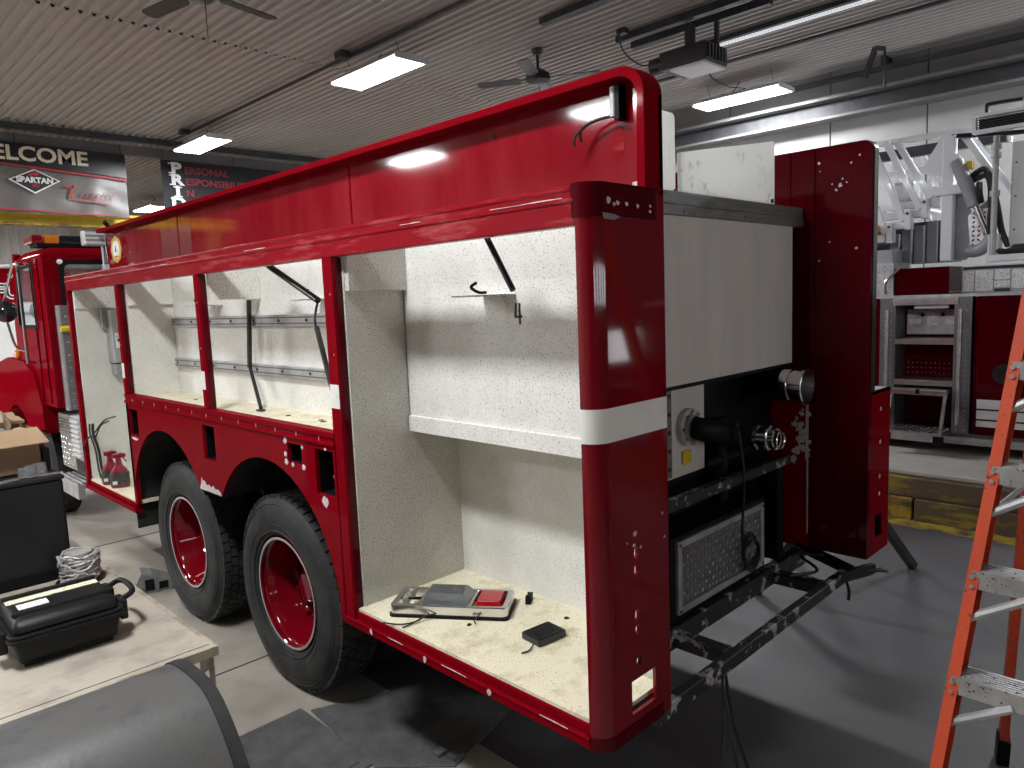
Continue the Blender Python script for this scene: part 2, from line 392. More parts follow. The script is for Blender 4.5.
for k in range(6):
    z0 = .006+.6*k
    if k == 3:
        hs = [rect(-2.75+1.45*i, -1.65+1.45*i, z0+.10, z0+.50) for i in range(6)]
        MB().plate([rect(-3.2, 5.6, z0, z0+.59)]+hs, -.05, XZ(BY-.03)).build('door_section', 'door_grey', sd_)
    else: MB().box(-3.2, 5.6, BY-.08, BY-.03, z0, z0+.59).build('door_section', 'door_grey', sd_)
for i in range(6): daylight('window_%d' % (i+1), -2.75+1.45*i, -1.65+1.45*i, 1.906, 2.306, DAY_W)
daylight('window_7', 6.5, 7.3, 1.05, 1.5, DAY_W*.5)
fl_o = struct(MB().plate([[(.42, -4.95), (4.79, -4.95), (4.79, 5.2), (.42, 5.2)]], .0010, XY(.0003)), 'floor_dark_area', 'floor_dark_grey')  # darker grey floor area under and behind the truck
# floor joints and stains with their own shape
struct(MB().box(-9, 8.5, 5.68, 5.70, -.01, .0015), 'trim_1', 'groove')
struct(MB().box(-9, 8.5, 2.62, 2.632, -.01, .0012), 'trim_2', 'groove')
struct(MB().box(-9, 8.5, 9.2, 9.22, -.01, .0015), 'trim_3', 'groove')
# header beam across the hall where the banners hang
solo(MB().box(-9, 8.5, 11.32, 11.42, HC-.09, HC-.002), 'ceiling_conduit', 'dark_steel', 'dark duct crossing the ceiling in front of the banners', 'conduit')
solo(MB().box(-9, 8.5, 12.06, 12.16, HC-.16, HC-.002), 'ceiling_angle', 'grey_steel', 'grey steel angle above the two banners', 'beam', bevel=.01)
b1 = MB().tube([(3.22, 2.0, HC-.03), (3.22, 11.3, HC-.03)], .022, 8)
solo(b1, 'light_conduit', 'dark_steel', 'dark conduit along the ceiling linking the six-tube lights', 'conduit')
for y, lb_ in ((5.95, 'dark junction box on the conduit above the light over the truck middle'), (10.45, 'dark junction box on the conduit above the light by the acrostic banner')):
    bx = MB().box(3.06, 3.19, y-.07, y+.07, HC-.08, HC-.002); solo(bx, 'junction_box', 'dark_steel', lb_, 'junction box', (3.12, y, HC-.08), group='ceiling junction boxes', bevel=.008)
# ceiling rails at the right
t = thing('strip_light', 'long thin silver strip light flat on the ceiling behind the black projector', 'strip light', (6.2, 2.0, HC-.06))
MB().box(6.12, 6.28, .6, 3.45, HC-.05, HC-.002).build('channel', 'dark_steel', t)
MB().cyl((6.17, .65, HC-.06), (6.17, 3.4, HC-.06), .008, 8).build('tube', 'strip_sheen_glow', t)
MB().cyl((6.23, .65, HC-.06), (6.23, 3.4, HC-.06), .008, 8).build('tube', 'strip_sheen_glow', t)
solo(MB().tube([(6.92, -1, HC-.03), (6.92, 4.6, HC-.03)], .022, 8), 'wall_side_conduit', 'dark_steel', 'thin dark conduit on the ceiling between strip light and grey wall', 'conduit')
t = thing('door_track', 'thin dark channel rail hung high along the grey panel wall', 'rail', (8.3, 1, 4.6))
MB().box(8.27, 8.33, -3, 3.15, 4.60, 4.66).build('channel', 'dark_steel', t); MB().box(8.28, 8.55, 2.0, 2.05, 4.66, 4.78).build('bracket', 'dark_steel', t)
MB().box(8.28, 8.55, -.6, -.55, 4.66, 4.78).build('bracket', 'dark_steel', t)
t = thing('wall_beam', 'wide dark steel beam running along the upper grey wall', 'beam', (8.5, 5, 4.1))
MB().box(8.28, 8.56, -5, 11.9, 4.40, 4.44).build('flange', 'grey_steel', t); MB().box(8.46, 8.5, -5, 11.9, 4.19, 4.40).build('web', 'dark_steel', t); MB().box(8.30, 8.56, -5, 11.9, 4.16, 4.19).build('flange', 'grey_steel', t)
t = thing('hanger_bracket', 'black inverted V bracket hung from the ceiling before the grey wall', 'bracket', (7.9, 2.3, HC))
MB().bar((7.9, 1.98, HC-.02), (7.9, 2.10, 4.46), .06, .05).build('arm', 'dark_steel', t)
MB().bar((7.9, 1.98, HC-.03), (7.9, 1.88, HC-.06), .05, .05).build('arm', 'dark_steel', t)
MB().tube([(7.9, 1.88, HC-.05), (7.9, 1.87, 4.3)], .016, 8).build('drop_rod', 'dark_steel', t)

# ceiling fans
def make_fan(loc, label, rz):
    t = thing('ceiling_fan', label, 'ceiling fan', loc, rz, 'ceiling fans', world=False)
    MB().lathe([(.0, .001), (0, .10), (.03, .14), (.10, .14), (.14, .09), (.17, .03), (.17, .001)], ax='z', n=20).build('motor', 'fan', t, smooth=True)
    MB().cyl((0, 0, .16), (0, 0, HC-loc[2]-.03), .016, 8).build('downrod', 'fan', t)
    MB().lathe([(HC-loc[2]-.07, .001), (HC-loc[2]-.07, .05), (HC-loc[2]-.003, .07), (HC-loc[2]-.003, .001)], ax='z', n=16).build('canopy', 'fan', t, smooth=True)
    for k in range(4):
        a = 2*PI*k/4; c, d = math.cos(a), math.sin(a)
        M = Matrix.Rotation(a, 4, 'Z')
        MB().bar((.1, 0, .06), (.24, 0, .055), .03, .008).xf(M).build('blade_arm', 'fan', t)
        b = MB().plate([rrect(.20, .72, -.07, .07, .05)], .007, XY(.05)); b.xf(M @ Matrix.Rotation(.16, 4, 'X')); b.build('blade', 'fan', t)
    MB().tube([(.05, 0, 0), (.05, 0, -.28)], .004, 5).build('pull_chain', 'fan', t)
    return t
make_fan((.98, 4.62, 4.42), 'dark four-blade ceiling fan with a pull chain near the panel joint', math.radians(12))
make_fan((4.79, 4.55, 4.42), 'dark four-blade ceiling fan close above the top rim of the truck', math.radians(30))

# black projector on rails
t = thing('ceiling_projector', 'black projector unit with lens hung from two black ceiling rails', 'projector', (5.3, 2.8, 4.3))
for x in (5.18, 5.46):
    MB().box(x-.035, x+.035, 2.1, 3.72, HC-.085, HC-.01).build('rail', 'dark_steel', t)
MB().box(5.27, 5.35, 2.86, 2.94, 4.46, HC-.08).build('drop_post', 'dark_steel', t); MB().box(5.22, 5.42, 2.74, 3.02, 4.44, 4.48).build('mount_plate', 'dark_steel', t)
MB().box(5.44, 5.48, 2.66, 2.70, 4.42, HC-.08).build('drop_post', 'dark_steel', t)
MB().box(5.06, 5.50, 2.58, 3.12, 4.26, 4.44).build('body', 'fan', t, bevel=.02)
MB().box(5.08, 5.48, 2.6, 3.0, 4.235, 4.262).build('base_plate', 'lamp_housing', t, bevel=.005)
MB().cyl((5.14, 3.10, 4.34), (5.12, 3.24, 4.33), .085, 18).build('lens_barrel', 'black_satin', t, smooth=True)
MB().cyl((5.12, 3.235, 4.33), (5.12, 3.245, 4.33), .06, 18).build('lens', 'glass_dark', t)
for k in range(6): MB().box(5.10+.06*k, 5.13+.06*k, 2.56, 2.585, 4.28, 4.42).build('vent_fin', 'dark_steel', t)
MB().tube([(4.98, 3.55, HC-.02), (4.98, 3.5, 4.55), (5.02, 3.3, 4.36), (5.1, 3.1, 4.36)], .008, 6).build('cable', 'cable', t)
solo(MB().box(5.0, 5.09, 3.5, 3.6, HC-.06, HC-.002), 'ceiling_outlet', 'dark_steel', 'small dark outlet on the ceiling where the projector cable ends', 'outlet', bevel=.006)
solo(MB().box(6.75, 6.95, 3.6, 3.75, HC-.09, HC-.004), 'junction_box', 'grey_steel', 'grey junction box on the ceiling feeding the light along the grey wall', 'junction box', bevel=.01)
solo(MB().tube([(6.9, 3.6, HC-.08), (6.9, 3.55, 4.62), (7.2, 3.5, 4.56), (7.55, 3.45, 4.58)], .009, 6), 'lamp_cord', 'cable', 'dark cord looping from the ceiling box to the light along the grey wall', 'cord')
solo(MB().box(4.12, 4.19, 2.2, 3.9, HC-.07, HC-.004), 'ceiling_rail', 'dark_steel', 'short black rail flat on the ceiling before the projector rails', 'rail')

# ------------------------------------------------------------------ banners at the far opening (y = 12)
def sheet(u0, u1, v0, v1, y, amp, nu=40, nv=14, thick=.006):
    V = []; F = []
    for s_ in (0, 1):
        for j in range(nv+1):
            for i in range(nu+1):
                u = u0+(u1-u0)*i/nu; v = v0+(v1-v0)*j/nv
                wv = amp*(math.sin(u*7.3+v*1.1)+.6*math.sin(u*13.1-v*2.3)+.5*math.sin((u+v*1.8)*9))*(.35+.65*(1-j/nv))
                V.append((u, y-wv+thick*s_, v))
    n = (nu+1)*(nv+1)
    for j in range(nv):
        for i in range(nu):
            a = j*(nu+1)+i; F += [(a, a+1, a+nu+2, a+nu+1), (n+a+nu+1, n+a+nu+2, n+a+1, n+a)]
    for i in range(nu):
        a = i; b = nv*(nu+1)+i; F += [(a, n+a, n+a+1, a+1), (b, b+1, n+b+1, n+b)]
    for j in range(nv):
        a = j*(nu+1); b = a+nu; F += [(a, a+nu+1, n+a+nu+1, n+a), (b, n+b, n+b+nu+1, b+nu+1)]
    return MB().add(V, F)
RX, UZ = (1, 0, 0), (0, 0, 1)
t = thing('welcome_banner', 'grey vinyl banner with a black WELCOME band and a diamond logo', 'banner', (1.6, 12, 3.6))
for x in (-.3, 1.2, 2.68): MB().tube([(x, 12.0, 4.62), (x, 12.01, HC)], .006, 5).build('hanging_cord', 'cable', t)
g = sheet(-.35, 2.72, 3.60, 4.65, 12.0, .012).build('banner_sheet', 'banner_grey', t, smooth=True)
hd = MB().plate([[(-.35, 4.66), (2.72, 4.62), (2.72, 4.24), (1.0, 4.34), (-.35, 4.35)]], .004, XZ(11.950)).build('header_band', 'banner_dark', t)
st = MB().plate([[(-.35, 4.335), (1.0, 4.325), (2.72, 4.225), (2.72, 4.185), (1.0, 4.305), (-.35, 4.315)]], .004, XZ(11.948)).build('stripe', 'red_ink', t)
MB().plate([[(-.35, 3.70), (2.2, 3.63), (2.7, 3.66), (2.2, 3.615), (-.35, 3.66)]], .004, XZ(11.950)).build('stripe', 'red_ink', t)
text('WELCOME', .30, 'cream', 'lettering', t, (.52, 11.945, 4.475), RX, UZ, .002, .008, sx=1.13)
d1 = MB().plate([[(1.05, 4.09), (1.40, 4.265), (1.74, 4.11), (1.38, 3.895)]], .004, XZ(11.945))
d1.build('logo_border', 'white_ink', t)
d2 = MB().plate([[(1.085, 4.09), (1.40, 4.245), (1.705, 4.11), (1.38, 3.92)]], .004, XZ(11.940))
d2.build('logo_diamond', 'banner_dark', t)
text('SPARTAN', .115, 'white_ink', 'lettering', t, (1.395, 11.936, 4.095), RX, UZ, .002, .005, 'CENTER', sx=1.0)
text('ERV', .055, 'red_ink', 'lettering', t, (1.40, 11.936, 4.015), RX, UZ, .002, .002, 'CENTER')
MB().plate([[(1.30, 4.155), (1.34, 4.20), (1.40, 4.225), (1.48, 4.19), (1.44, 4.185), (1.42, 4.15), (1.39, 4.18), (1.35, 4.15)]], .003, XZ(11.936)).build('logo_mark', 'red_ink', t)
z_ = MB()
for a, b, wd in (((1.80, 4.03), (1.92, 4.05), .035), ((1.91, 4.05), (1.86, 3.86), .035), ((1.86, 3.86), (2.40, 3.79), .018)):
    z_.bar((a[0], 11.945, a[1]), (b[0], 11.945, b[1]), .004, wd)
for i in range(7):
    x = 2.0+i*.075; z_.bar((x, 11.945, 3.87+.02*random.random()), (x+.045, 11.945, 3.96+.02*random.random()), .004, .010)
    z_.bar((x+.045, 11.945, 3.95), (x+.05, 11.945, 3.87), .004, .008)
z_.build('script_mark', 'red_ink', t)
t = thing('pride_banner', 'black banner with white capitals PRIDE spelling red words', 'banner', (4.3, 12, 3.4))
sheet(3.30, 5.9, 3.30, 4.62, 12.0, .008).build('banner_sheet', 'banner_black', t, smooth=True)
for x in (3.34, 4.6, 5.86): MB().tube([(x, 12.0, 4.60), (x, 12.01, HC)], .006, 5).build('hanging_cord', 'cable', t)
for i, (cap, rest) in enumerate((('P', 'ERSONAL'), ('R', 'ESPONSIBILITY'), ('I', 'N'), ('D', 'ELIVERING'), ('E', 'XCELLENCE'))):
    z = 4.475-.197*i
    text(cap, .245, 'white_ink', 'capital_letter', t, (3.535, 11.955, z), RX, UZ, .002, .012, 'CENTER', sx=1.35)
    sa, sb_ = (3.465, 3.605) if cap == 'I' else (3.405, 3.50)
    for dz in (-.079, .079): MB().box(sa, sb_, 11.950, 11.954, z+dz-.010, z+dz+.010).build('serif', 'white_ink', t)
    text(rest, .165, 'darkred_ink', 'lettering', t, (3.675, 11.955, z-.02), RX, UZ, .002, .004, sx=1.12)

# far bay: yellow crane beam and a parked red truck
t = thing('crane_beam', 'yellow overhead crane beam below the welcome banner', 'crane beam', (1.5, 12.4, 3.4))
MB().box(-4, 5.0, 12.30, 12.50, 3.64, 3.68).build('top_flange', 'yellow', t); MB().box(-4, 5.0, 12.38, 12.42, 3.50, 3.64).build('web', 'yellow', t); MB().box(-4, 5.0, 12.28, 12.52, 3.46, 3.50).build('bottom_flange', 'yellow_worn', t)
for x in (-3.6, 4.6): MB().box(x-.1, x+.1, 12.3, 12.5, 0, 3.46).build('column', 'yellow_worn', t)
t = thing('parked_truck', 'red and white truck parked in the far bay behind the cab', 'truck', (.6, 14.8, 0))
MB().box(-2.6, 3.0, 13.6, 16.0, 2.28, 2.86).build('upper_body', 'red', t, bevel=.04)
MB().box(-2.6, 3.0, 13.62, 15.98, 1.1, 2.28).build('lower_body', 'white_truck', t, bevel=.03)
MB().box(-2.6, 3.0, 13.6, 16.0, .75, 1.1).build('skirt', 'red', t, bevel=.02)
MB().box(-2.5, 2.9, 13.59, 13.61, 2.06, 2.11).build('trim_line', 'grey_steel', t)
text('FUL', .34, 'white_ink', 'lettering_outline', t, (.98, 13.592, 2.46), RX, UZ, .004, .022)
text('FUL', .34, 'black_ink', 'lettering', t, (.98, 13.583, 2.46), RX, UZ, .004, .002)
text('TANKER', .09, 'white_ink', 'small_lettering', t, (1.2, 13.592, 2.72), RX, UZ, .002)
for x in (-1.6, -.5, 2.1):
    MB().lathe([(-.02, .28), (0, .5), (.03, .53), (.26, .53), (.3, .28), (.2, .25), (.05, .26), (-.02, .28)], (x, 13.66, .53), ax='y', n=28).build('wheel', 'rubber', t, smooth=True)
# ------------------------------------------------------------------ raised slab with timber edge at the right
t = thing('raised_platform', 'low raised concrete platform with worn timber edge under the ladder truck', 'platform', (6.8, 1, 0))
MB().box(5.12, 8.57, -4.5, 7, 0, .36).build('core', 'slab', t)
MB().box(5.10, 8.57, -4.5, 7, .36, .40).build('top_slab', 'slab', t, bevel=.01)
for k, (y0, y1) in enumerate(((-3.6, -1.2), (-1.2, .92), (.93, 3.2), (3.21, 6.4))):
    MB().box(5.03, 5.115, y0+.006, y1-.006, .19, .355).build('plank', 'timber', t, bevel=.008)
    MB().box(4.99, 5.115, y0-.3, y1-.31, .0, .185).build('plank', 'timber' if k % 2 else 'yellow_worn', t, bevel=.008)
struct(MB().box(4.80, 4.985, -4.5, 7, 0, .004), 'trim_4', 'yellow_worn')

# ================================================================== the fire truck body
FT = thing('fire_truck', 'red fire truck with stripped white open compartments along its side', 'fire truck', (1.22, 3.0, 0))
ZB, ZO, ZT, ZP = .62, 2.20, 2.314, 2.685
# --- side skirt over the wheels, with two arches and four cut-outs
ar1 = arc(2.10, .63, .64, 0, 146, 22)        # in (y, z): rear arch, from the rear foot over the top
ar1 = [(4.20-u, v) for u, v in ar1]          # mirrored so that it starts at y = 1.46
ar2 = [(6.92-u, v) for u, v in arc(3.46, .63, .64, 34, 180, 22)]
outer = [(1.42, ZB)]+ar1+ar2+[(4.10, ZB), (4.10, 1.41), (1.42, 1.41)]
holes = [rect(3.885, 4.055, 1.19, 1.365), rect(2.665, 2.825, 1.175, 1.37), rect(1.715, 1.845, 1.285, 1.378), rect(1.445, 1.598, 1.175, 1.38)]
sk = MB().plate([outer]+holes, .018, YZ(.0)).build('side_skirt', 'red', FT)
for u0, u1, v0, v1 in ((3.885, 4.055, 1.19, 1.365), (2.665, 2.825, 1.175, 1.37), (1.715, 1.845, 1.285, 1.378), (1.445, 1.598, 1.175, 1.38)):
    bx = MB().box(.018, .13, u0-.012, u0, v0-.012, v1+.012).box(.018, .13, u1, u1+.012, v0-.012, v1+.012).box(.018, .13, u0, u1, v0-.012, v0).box(.018, .13, u0, u1, v1, v1+.012).box(.13, .14, u0-.012, u1+.012, v0-.012, v1+.012)
    p = bx.build('recess_box', 'black', FT)
    MB().bar((.06, u0+.03, v0+.005), (.03, u0+.05, v0+.09), .008, .014).build('latch', 'galv', p)
chips = [[(2.645, 1.005), (2.68, 1.02), (2.71, 1.012), (2.74, 1.03), (2.77, 1.015), (2.80, 1.028), (2.83, 1.02), (2.86, 1.045), (2.88, 1.035), (2.89, 1.06), (2.905, 1.02), (2.925, .987), (2.635, .987)]]
for q in chips: MB().plate([q], .0015, YZ(-.0018)).build('paint_chip', 'chip', FT)
for u, v, r in ((1.86, 1.385, .018), (1.865, 1.32, .016), (1.862, 1.285, .02), (1.70, 1.278, .018), (1.80, 1.277, .014), (1.705, 1.37, .010), (1.53, 1.145, .032), (1.505, 1.385, .010)):
    MB().plate([blob(u, v, r)], .0015, YZ(-.0018)).build('paint_chip', 'chip', FT)
MB().plate([blob(3.97, 1.165, .05, sx=1.5, sy=.3)], .0015, YZ(-.0018)).build('paint_chip', 'chip', FT)
# wheel wells
for cy, a0, a1 in ((2.12, 30, 190), (3.50, -10, 152)):
    pr = [(2*cy-u, v) for u, v in arc(cy, .63, .665, 180-a1, 180-a0, 24)]; pr = arc(cy, .63, .665, a0, a1, 24); mb = MB(); n = len(pr)
    mb.add([(.018, u, v) for u, v in pr]+[(.95, u, v) for u, v in pr], [(i, i+1, n+i+1, n+i) for i in range(n-1)])
    mb.build('wheel_well', 'liner', FT, smooth=True)
MB().box(.95, .97, 1.40, 4.14, .45, 1.42).build('well_backplate', 'black', FT)
MB().box(.02, .60, 4.150, 4.165, .50, 1.2).build('mud_plate', 'liner', FT)
# --- decks and rails of the raised compartments
dk = MB().box(-.006, .05, 1.42, 4.10, 1.438, 1.466).build('deck_rail', 'red', FT, bevel=.006)
MB().box(-.010, .03, 1.42, 4.10, 1.402, 1.420).build('deck_bead', 'red', FT, bevel=.006)
MB().box(.0, .03, 1.42, 4.10, 1.418, 1.440).build('deck_fascia', 'red', FT)
for i in range(13):
    y = 1.55+i*.2; MB().box(-.0015, .001, y, y+.003, 1.42, 1.438).build('rivet_line', 'chip', FT)
MB().box(.05, .345, 1.37, 4.05, 1.425, 1.445).build('compartment_floor', 'floor_int', FT)
MB().box(.345, .352, 1.352, 4.04, 1.43, 2.306).build('compartment_back', 'white_int', FT)
MB().box(.345, .352, .05, 1.34, 1.43, 2.306).build('compartment_back', 'white_int', FT)
# header over the openings
MB().box(0, .045, .06, 5.26, ZO, ZT-.012).build('header_beam', 'red_dull', FT, bevel=.004)
MB().box(-.004, .05, .06, 5.27, 2.262, 2.279).build('header_bead', 'red_dull', FT, bevel=.006)
MB().box(-.003, .06, .065, 5.265, ZT-.022, ZT).build('header_cap', 'red_dull', FT, bevel=.008)
for y, ln in ((.10, .30), (.75, .12), (1.9, .22), (3.1, .25), (4.3, .2)):
    MB().plate([[(y, 2.280), (y+ln*.3, 2.282), (y+ln*.6, 2.2795), (y+ln, 2.281), (y+ln, 2.2785), (y, 2.2778)]], .001, YZ(-.0052)).build('paint_chip', 'chip', FT)
MB().box(.0, .06, 5.22, 5.27, ZB, ZO).build('post', 'red', FT, bevel=.004)
for y0, y1, zb in ((4.05, 4.10, 1.466), (2.72, 2.77, 1.466), (1.358, 1.43, ZB)):
    p = MB().box(0, .048, y0, y1, zb, ZO).build('post', 'red', FT, bevel=.003)
    MB().box(.018, .0485, y0-.0025, y0+.001, max(zb, .66), ZO-.002).build('post_side_shade', 'red_dark', p)  # thin darker red sheet paints shade onto the post's side face
    MB().box(-.0015, .02, y0+.002, y1-.002, 1.573, 1.674).build('stripe', 'white', p)
    for z in (1.62, 1.80, 2.05): MB().cyl((-.002, y0+.02, z), (.004, y0+.02, z), .004, 8).build('screw', 'alu', p)
    if zb > 1: MB().box(.001, .018, y0, y1, 1.41, zb).build('post_foot', 'red', p)
for y0, y1 in ((4.06, 4.10), (5.205, 5.22)): MB().box(0.0, .03, y0, y1, .69, 1.41).build('jamb', 'red', FT)
# partitions (faces toward the rear) and the upper filler pieces
MB().box(.047, .62, 1.345, 1.357, .69, 1.45).box(.047, .345, 1.345, 1.357, 1.45, 2.30).build('partition', 'grey_shade_int', FT)
MB().box(.050, .345, 4.036, 4.049, 1.44, 2.30).build('partition', 'white_int', FT)
MB().box(.03, .62, 5.195, 5.21, .69, 2.30).build('partition', 'white_int', FT)
for y, m in ((1.337, 'grey_shade_int'), (4.028, 'white_int'), (5.187, 'white_int')):
    MB().box(.052 if y < 5 else .03, .343, y-.022, y+.008, 2.06, 2.298).build('upper_filler', m, FT)
MB().box(.052, .343, 2.692, 2.716, 2.06, 2.298).build('upper_filler', 'white_int', FT)
# rear compartment
MB().box(.62, .632, .30, 1.352, .69, 1.45).build('rear_compartment_back', 'white_int', FT)
MB().box(.345, .632, .295, .305, .69, 1.45).build('rear_compartment_end', 'grey_shade_int', FT)
MB().box(.345, .352, .03, .30, .69, 1.43).build('rear_compartment_back', 'grey_shade_int', FT)
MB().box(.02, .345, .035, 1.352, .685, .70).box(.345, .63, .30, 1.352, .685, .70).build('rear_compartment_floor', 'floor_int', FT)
MB().box(.352, .63, .30, 1.352, 1.43, 1.45).build('rear_compartment_roof', 'grey_shade_int', FT)
MB().box(.332, .345, .04, 1.338, 1.43, 1.502).build('back_flange', 'white_int', FT, bevel=.003)
MB().plate([[(.62, 1.41), (.80, 1.403), (.78, 1.38), (.64, 1.393)]], .004, YZ(.615)).build('torn_patch', 'kraft', FT)
MB().box(.606, .62, .48, .56, 1.28, 1.37).build('cover_plate', 'grey_shade_int', FT)
nb = MB()
for a_, b_ in (((.628, 1.985), (.628, 1.905)), ((.645, 1.985), (.652, 1.932)), ((.655, 1.934), (.615, 1.934))): nb.bar((.344, a_[0], a_[1]), (.344, b_[0], b_[1]), .009, .002, up=(1, 0, 0))
nb.build('number', 'black_ink', FT)
MB().box(.353, .645, .280, .292, ZB, 1.46).box(.634, .645, .292, 1.36, ZB, 1.46).build('rear_compartment_shell', 'black', FT)
# front compartment
MB().box(.62, .632, 4.10, 5.2, .69, 2.3).build('front_compartment_back', 'white_int', FT)
MB().box(.02, .63, 4.09, 5.21, .685, .70).build('front_compartment_floor', 'floor_int', FT)
MB().box(.03, .62, 4.17, 4.185, .69, 1.44).build('partition', 'white_int', FT)
MB().box(.2, .62, 5.13, 5.19, 1.90, 2.06).build('front_shelf', 'plastic_grey', FT)
cb = MB().box(.24, .42, 5.05, 5.19, 1.62, 2.04).build('control_box', 'galv', FT, bevel=.006)
MB().box(.26, .40, 5.035, 5.052, 1.74, 1.86).build('instruction_label', 'label_white', cb)
for k in range(4): MB().cyl((.28+.035*k, 5.03, 1.80), (.28+.035*k, 5.04, 1.80), .012, 8).build('knob', 'black', cb)
MB().box(.25, .41, 5.07, 5.19, 1.52, 1.61).build('conduit_box', 'plastic_grey', cb, bevel=.004)
# bottom sills
for y0, y1 in ((.055, 1.42), (4.10, 5.27)):
    p = MB().box(-.006, .045, y0, y1, ZB, .655).build('sill', 'red', FT, bevel=.006)
    MB().box(.012, .05, y0, y1, .655, .688).build('sill_step', 'red', p, bevel=.004)
    MB().box(-.010, .0, y0, y1, .648, .660).build('sill_bead', 'red', p, bevel=.004)
for y, ln in ((1.0, .10), (.62, .14), (.14, .12)):
    MB().plate([[(y, .659), (y+ln*.5, .661), (y+ln, .659), (y+ln, .6572), (y, .6565)]], .0012, YZ(-.0113)).build('paint_chip', 'chip', FT)
for y in (1.22, .86, .50):
    MB().plate([blob(y, .645, .015, sx=.8, sy=1.1)], .0015, YZ(-.0115)).build('paint_chip', 'chip', FT)
# --- rear post with rounded corner, plate with cut-outs
cor = arc(.06, .06, .06, 180, 270, 8)
co_in = [(.06, .03)]+[(.06+.03*math.cos(math.radians(a)), .06+.03*math.sin(math.radians(a))) for a in (250, 225, 200)]+[(.03, .06)]
MB().prism(cor+co_in, XY(0), ZB+.0, ZT).build('corner_post', 'red_gloss', FT, smooth=True)
hl = [rect(.140, .270, .69, .80), rrect(.165, .187, .99, 1.025, .010), rrect(.165, .187, .945, .975, .010), rrect(.165, .187, 1.135, 1.17, .010), rrect(.168, .190, .84, .87, .010), rrect(.168, .19, .88, .90, .009), rrect(.165, .187, 1.19, 1.225, .010), rrect(.165, .187, 1.36, 1.375, .006)]
hl = [hl[0], hl[1], hl[2], hl[3], hl[4], hl[6]]
MB().plate([rect(.06, .356, ZB, ZT)]+hl, .012, XZ(.0)).build('rear_post_plate', 'red_gloss', FT)
MB().box(.3525, .358, .012, .29, ZB, ZT).build('rear_post_return', 'red_dark', FT)
MB().box(.168, .186, .014, .018, .80, .94).build('bracket_strip', 'alu_dull', FT)
# white reflective band round the corner
bd = [(-.0015, .06)]+[(.06+.0615*math.cos(math.radians(a)), .06+.0615*math.sin(math.radians(a))) for a in range(186, 271, 7)]+[(.06, -.0015), (.3555, -.0015), (.3555, .002), (.06, .002)]+[(.06+.0585*math.cos(math.radians(a)), .06+.0585*math.sin(math.radians(a))) for a in range(264, 180, -7)]+[(.002, .06)]
MB().prism(bd, XY(0), 1.573, 1.674).build('white_band', 'white', FT, smooth=True)
cap = [(-.003, .07)]+[(.06+.063*math.cos(math.radians(a)), .06+.063*math.sin(math.radians(a))) for a in range(180, 271, 9)]+[(.31, -.003), (.31, .004), (.06, .004), (.004, .07)]
MB().prism(cap, XY(0), 2.222, ZT+.003).build('corner_cap', 'red_dark', FT, smooth=True)
MB().prism([(u*.998, v-.0005) for u, v in cap], XY(0), ZB-.002, .66).build('corner_foot', 'red_dark', FT, smooth=True)
for u, v, r in ((.075, 2.268, .013), (.10, 2.258, .008), (.118, 2.262, .009), (.16, 2.262, .008), (.215, 2.258, .007), (.28, 2.262, .006), (.278, 2.246, .006)):
    MB().plate([blob(u, v, r)], .001, XZ(-.0042)).build('paint_chip', 'chip', FT)
MB().plate([[(.045, 2.232), (.10, 2.229), (.125, 2.222), (.10, 2.213), (.05, 2.215)]], .001, XZ(-.0045)).build('bare_metal', 'grey_steel', FT)
for u, v, r in ((.17, 1.27, .012), (.165, 1.235, .008), (.20, 1.22, .006), (.13, 1.25, .004), (.32, 1.30, .006), (.33, 1.22, .006)):
    MB().plate([blob(u, v, r)], .001, XZ(-.0015)).build('paint_chip', 'chip', FT)
# --- upper side panels with folded rims
def upper_panel(x0, x1, name, m, rim0, rim1, vis=True):
    c = arc(.09, ZP-.09, .09, 180, 90, 8)
    MB().plate([[(0, 2.3)]+c+[(5.28, ZP), (5.28, 2.3)]], x1-x0, YZ(x0)).build(name, m, FT)
    o_ = [(0, 2.316)]+c+[(5.28, ZP)]; ii = [(.032, 2.316)]+arc(.10, ZP-.10, .072, 180, 90, 8)+[(5.28, ZP-.026)]
    n = len(o_); mb = MB(); V = []
    for xx in (rim0, rim1):
        V += [(xx, u, v) for u, v in o_]+[(xx, u, v) for u, v in ii]
    F = []
    for i in range(n-1):
        F += [(i, i+1, n+i+1, n+i), (2*n+i, 3*n+i, 3*n+i+1, 2*n+i+1), (i, 2*n+i, 2*n+i+1, i+1), (n+i, n+i+1, 3*n+i+1, 3*n+i)]
    F += [(0, n, 3*n, 2*n), (n-1, 3*n-1, 4*n-1, 2*n-1)]
    return mb.add(V, F).build('rim', 'red', FT, bevel=.003)
upper_panel(.338, .356, 'upper_panel', 'red_panel', .262, .357)
for y in (1.70, 3.79):
    MB().box(.334, .34, y-.006, y+.006, 2.316, ZP-.028).build('panel_seam', 'red', FT, bevel=.002)
MB().plate([rect(3.58, 4.10, 2.37, 2.575)], .0015, YZ(.3365)).build('darker_patch', 'red_patch', FT)  # darker red rectangles on the panel paint
MB().plate([rect(1.9, 2.95, 2.335, 2.362)], .001, YZ(.3370)).build('darker_patch', 'red_patch', FT)
em = MB().plate([[(5.07+.125*math.cos(a)*(1+.05*math.cos(8*a)), 2.515+.102*math.sin(a)*(1+.05*math.cos(8*a))) for a in [2*PI*i/40 for i in range(40)]]], .002, YZ(.3350)).build('emblem', 'gold', FT)
MB().plate([[(5.07+.085*math.cos(2*PI*i/24), 2.515+.068*math.sin(2*PI*i/24)) for i in range(24)]], .002, YZ(.3335)).build('emblem_disc', 'white_ink', em)
MB().plate([rect(5.035, 5.105, 2.455, 2.467)], .002, YZ(.3325)).build('emblem_band', 'red_ink', em)
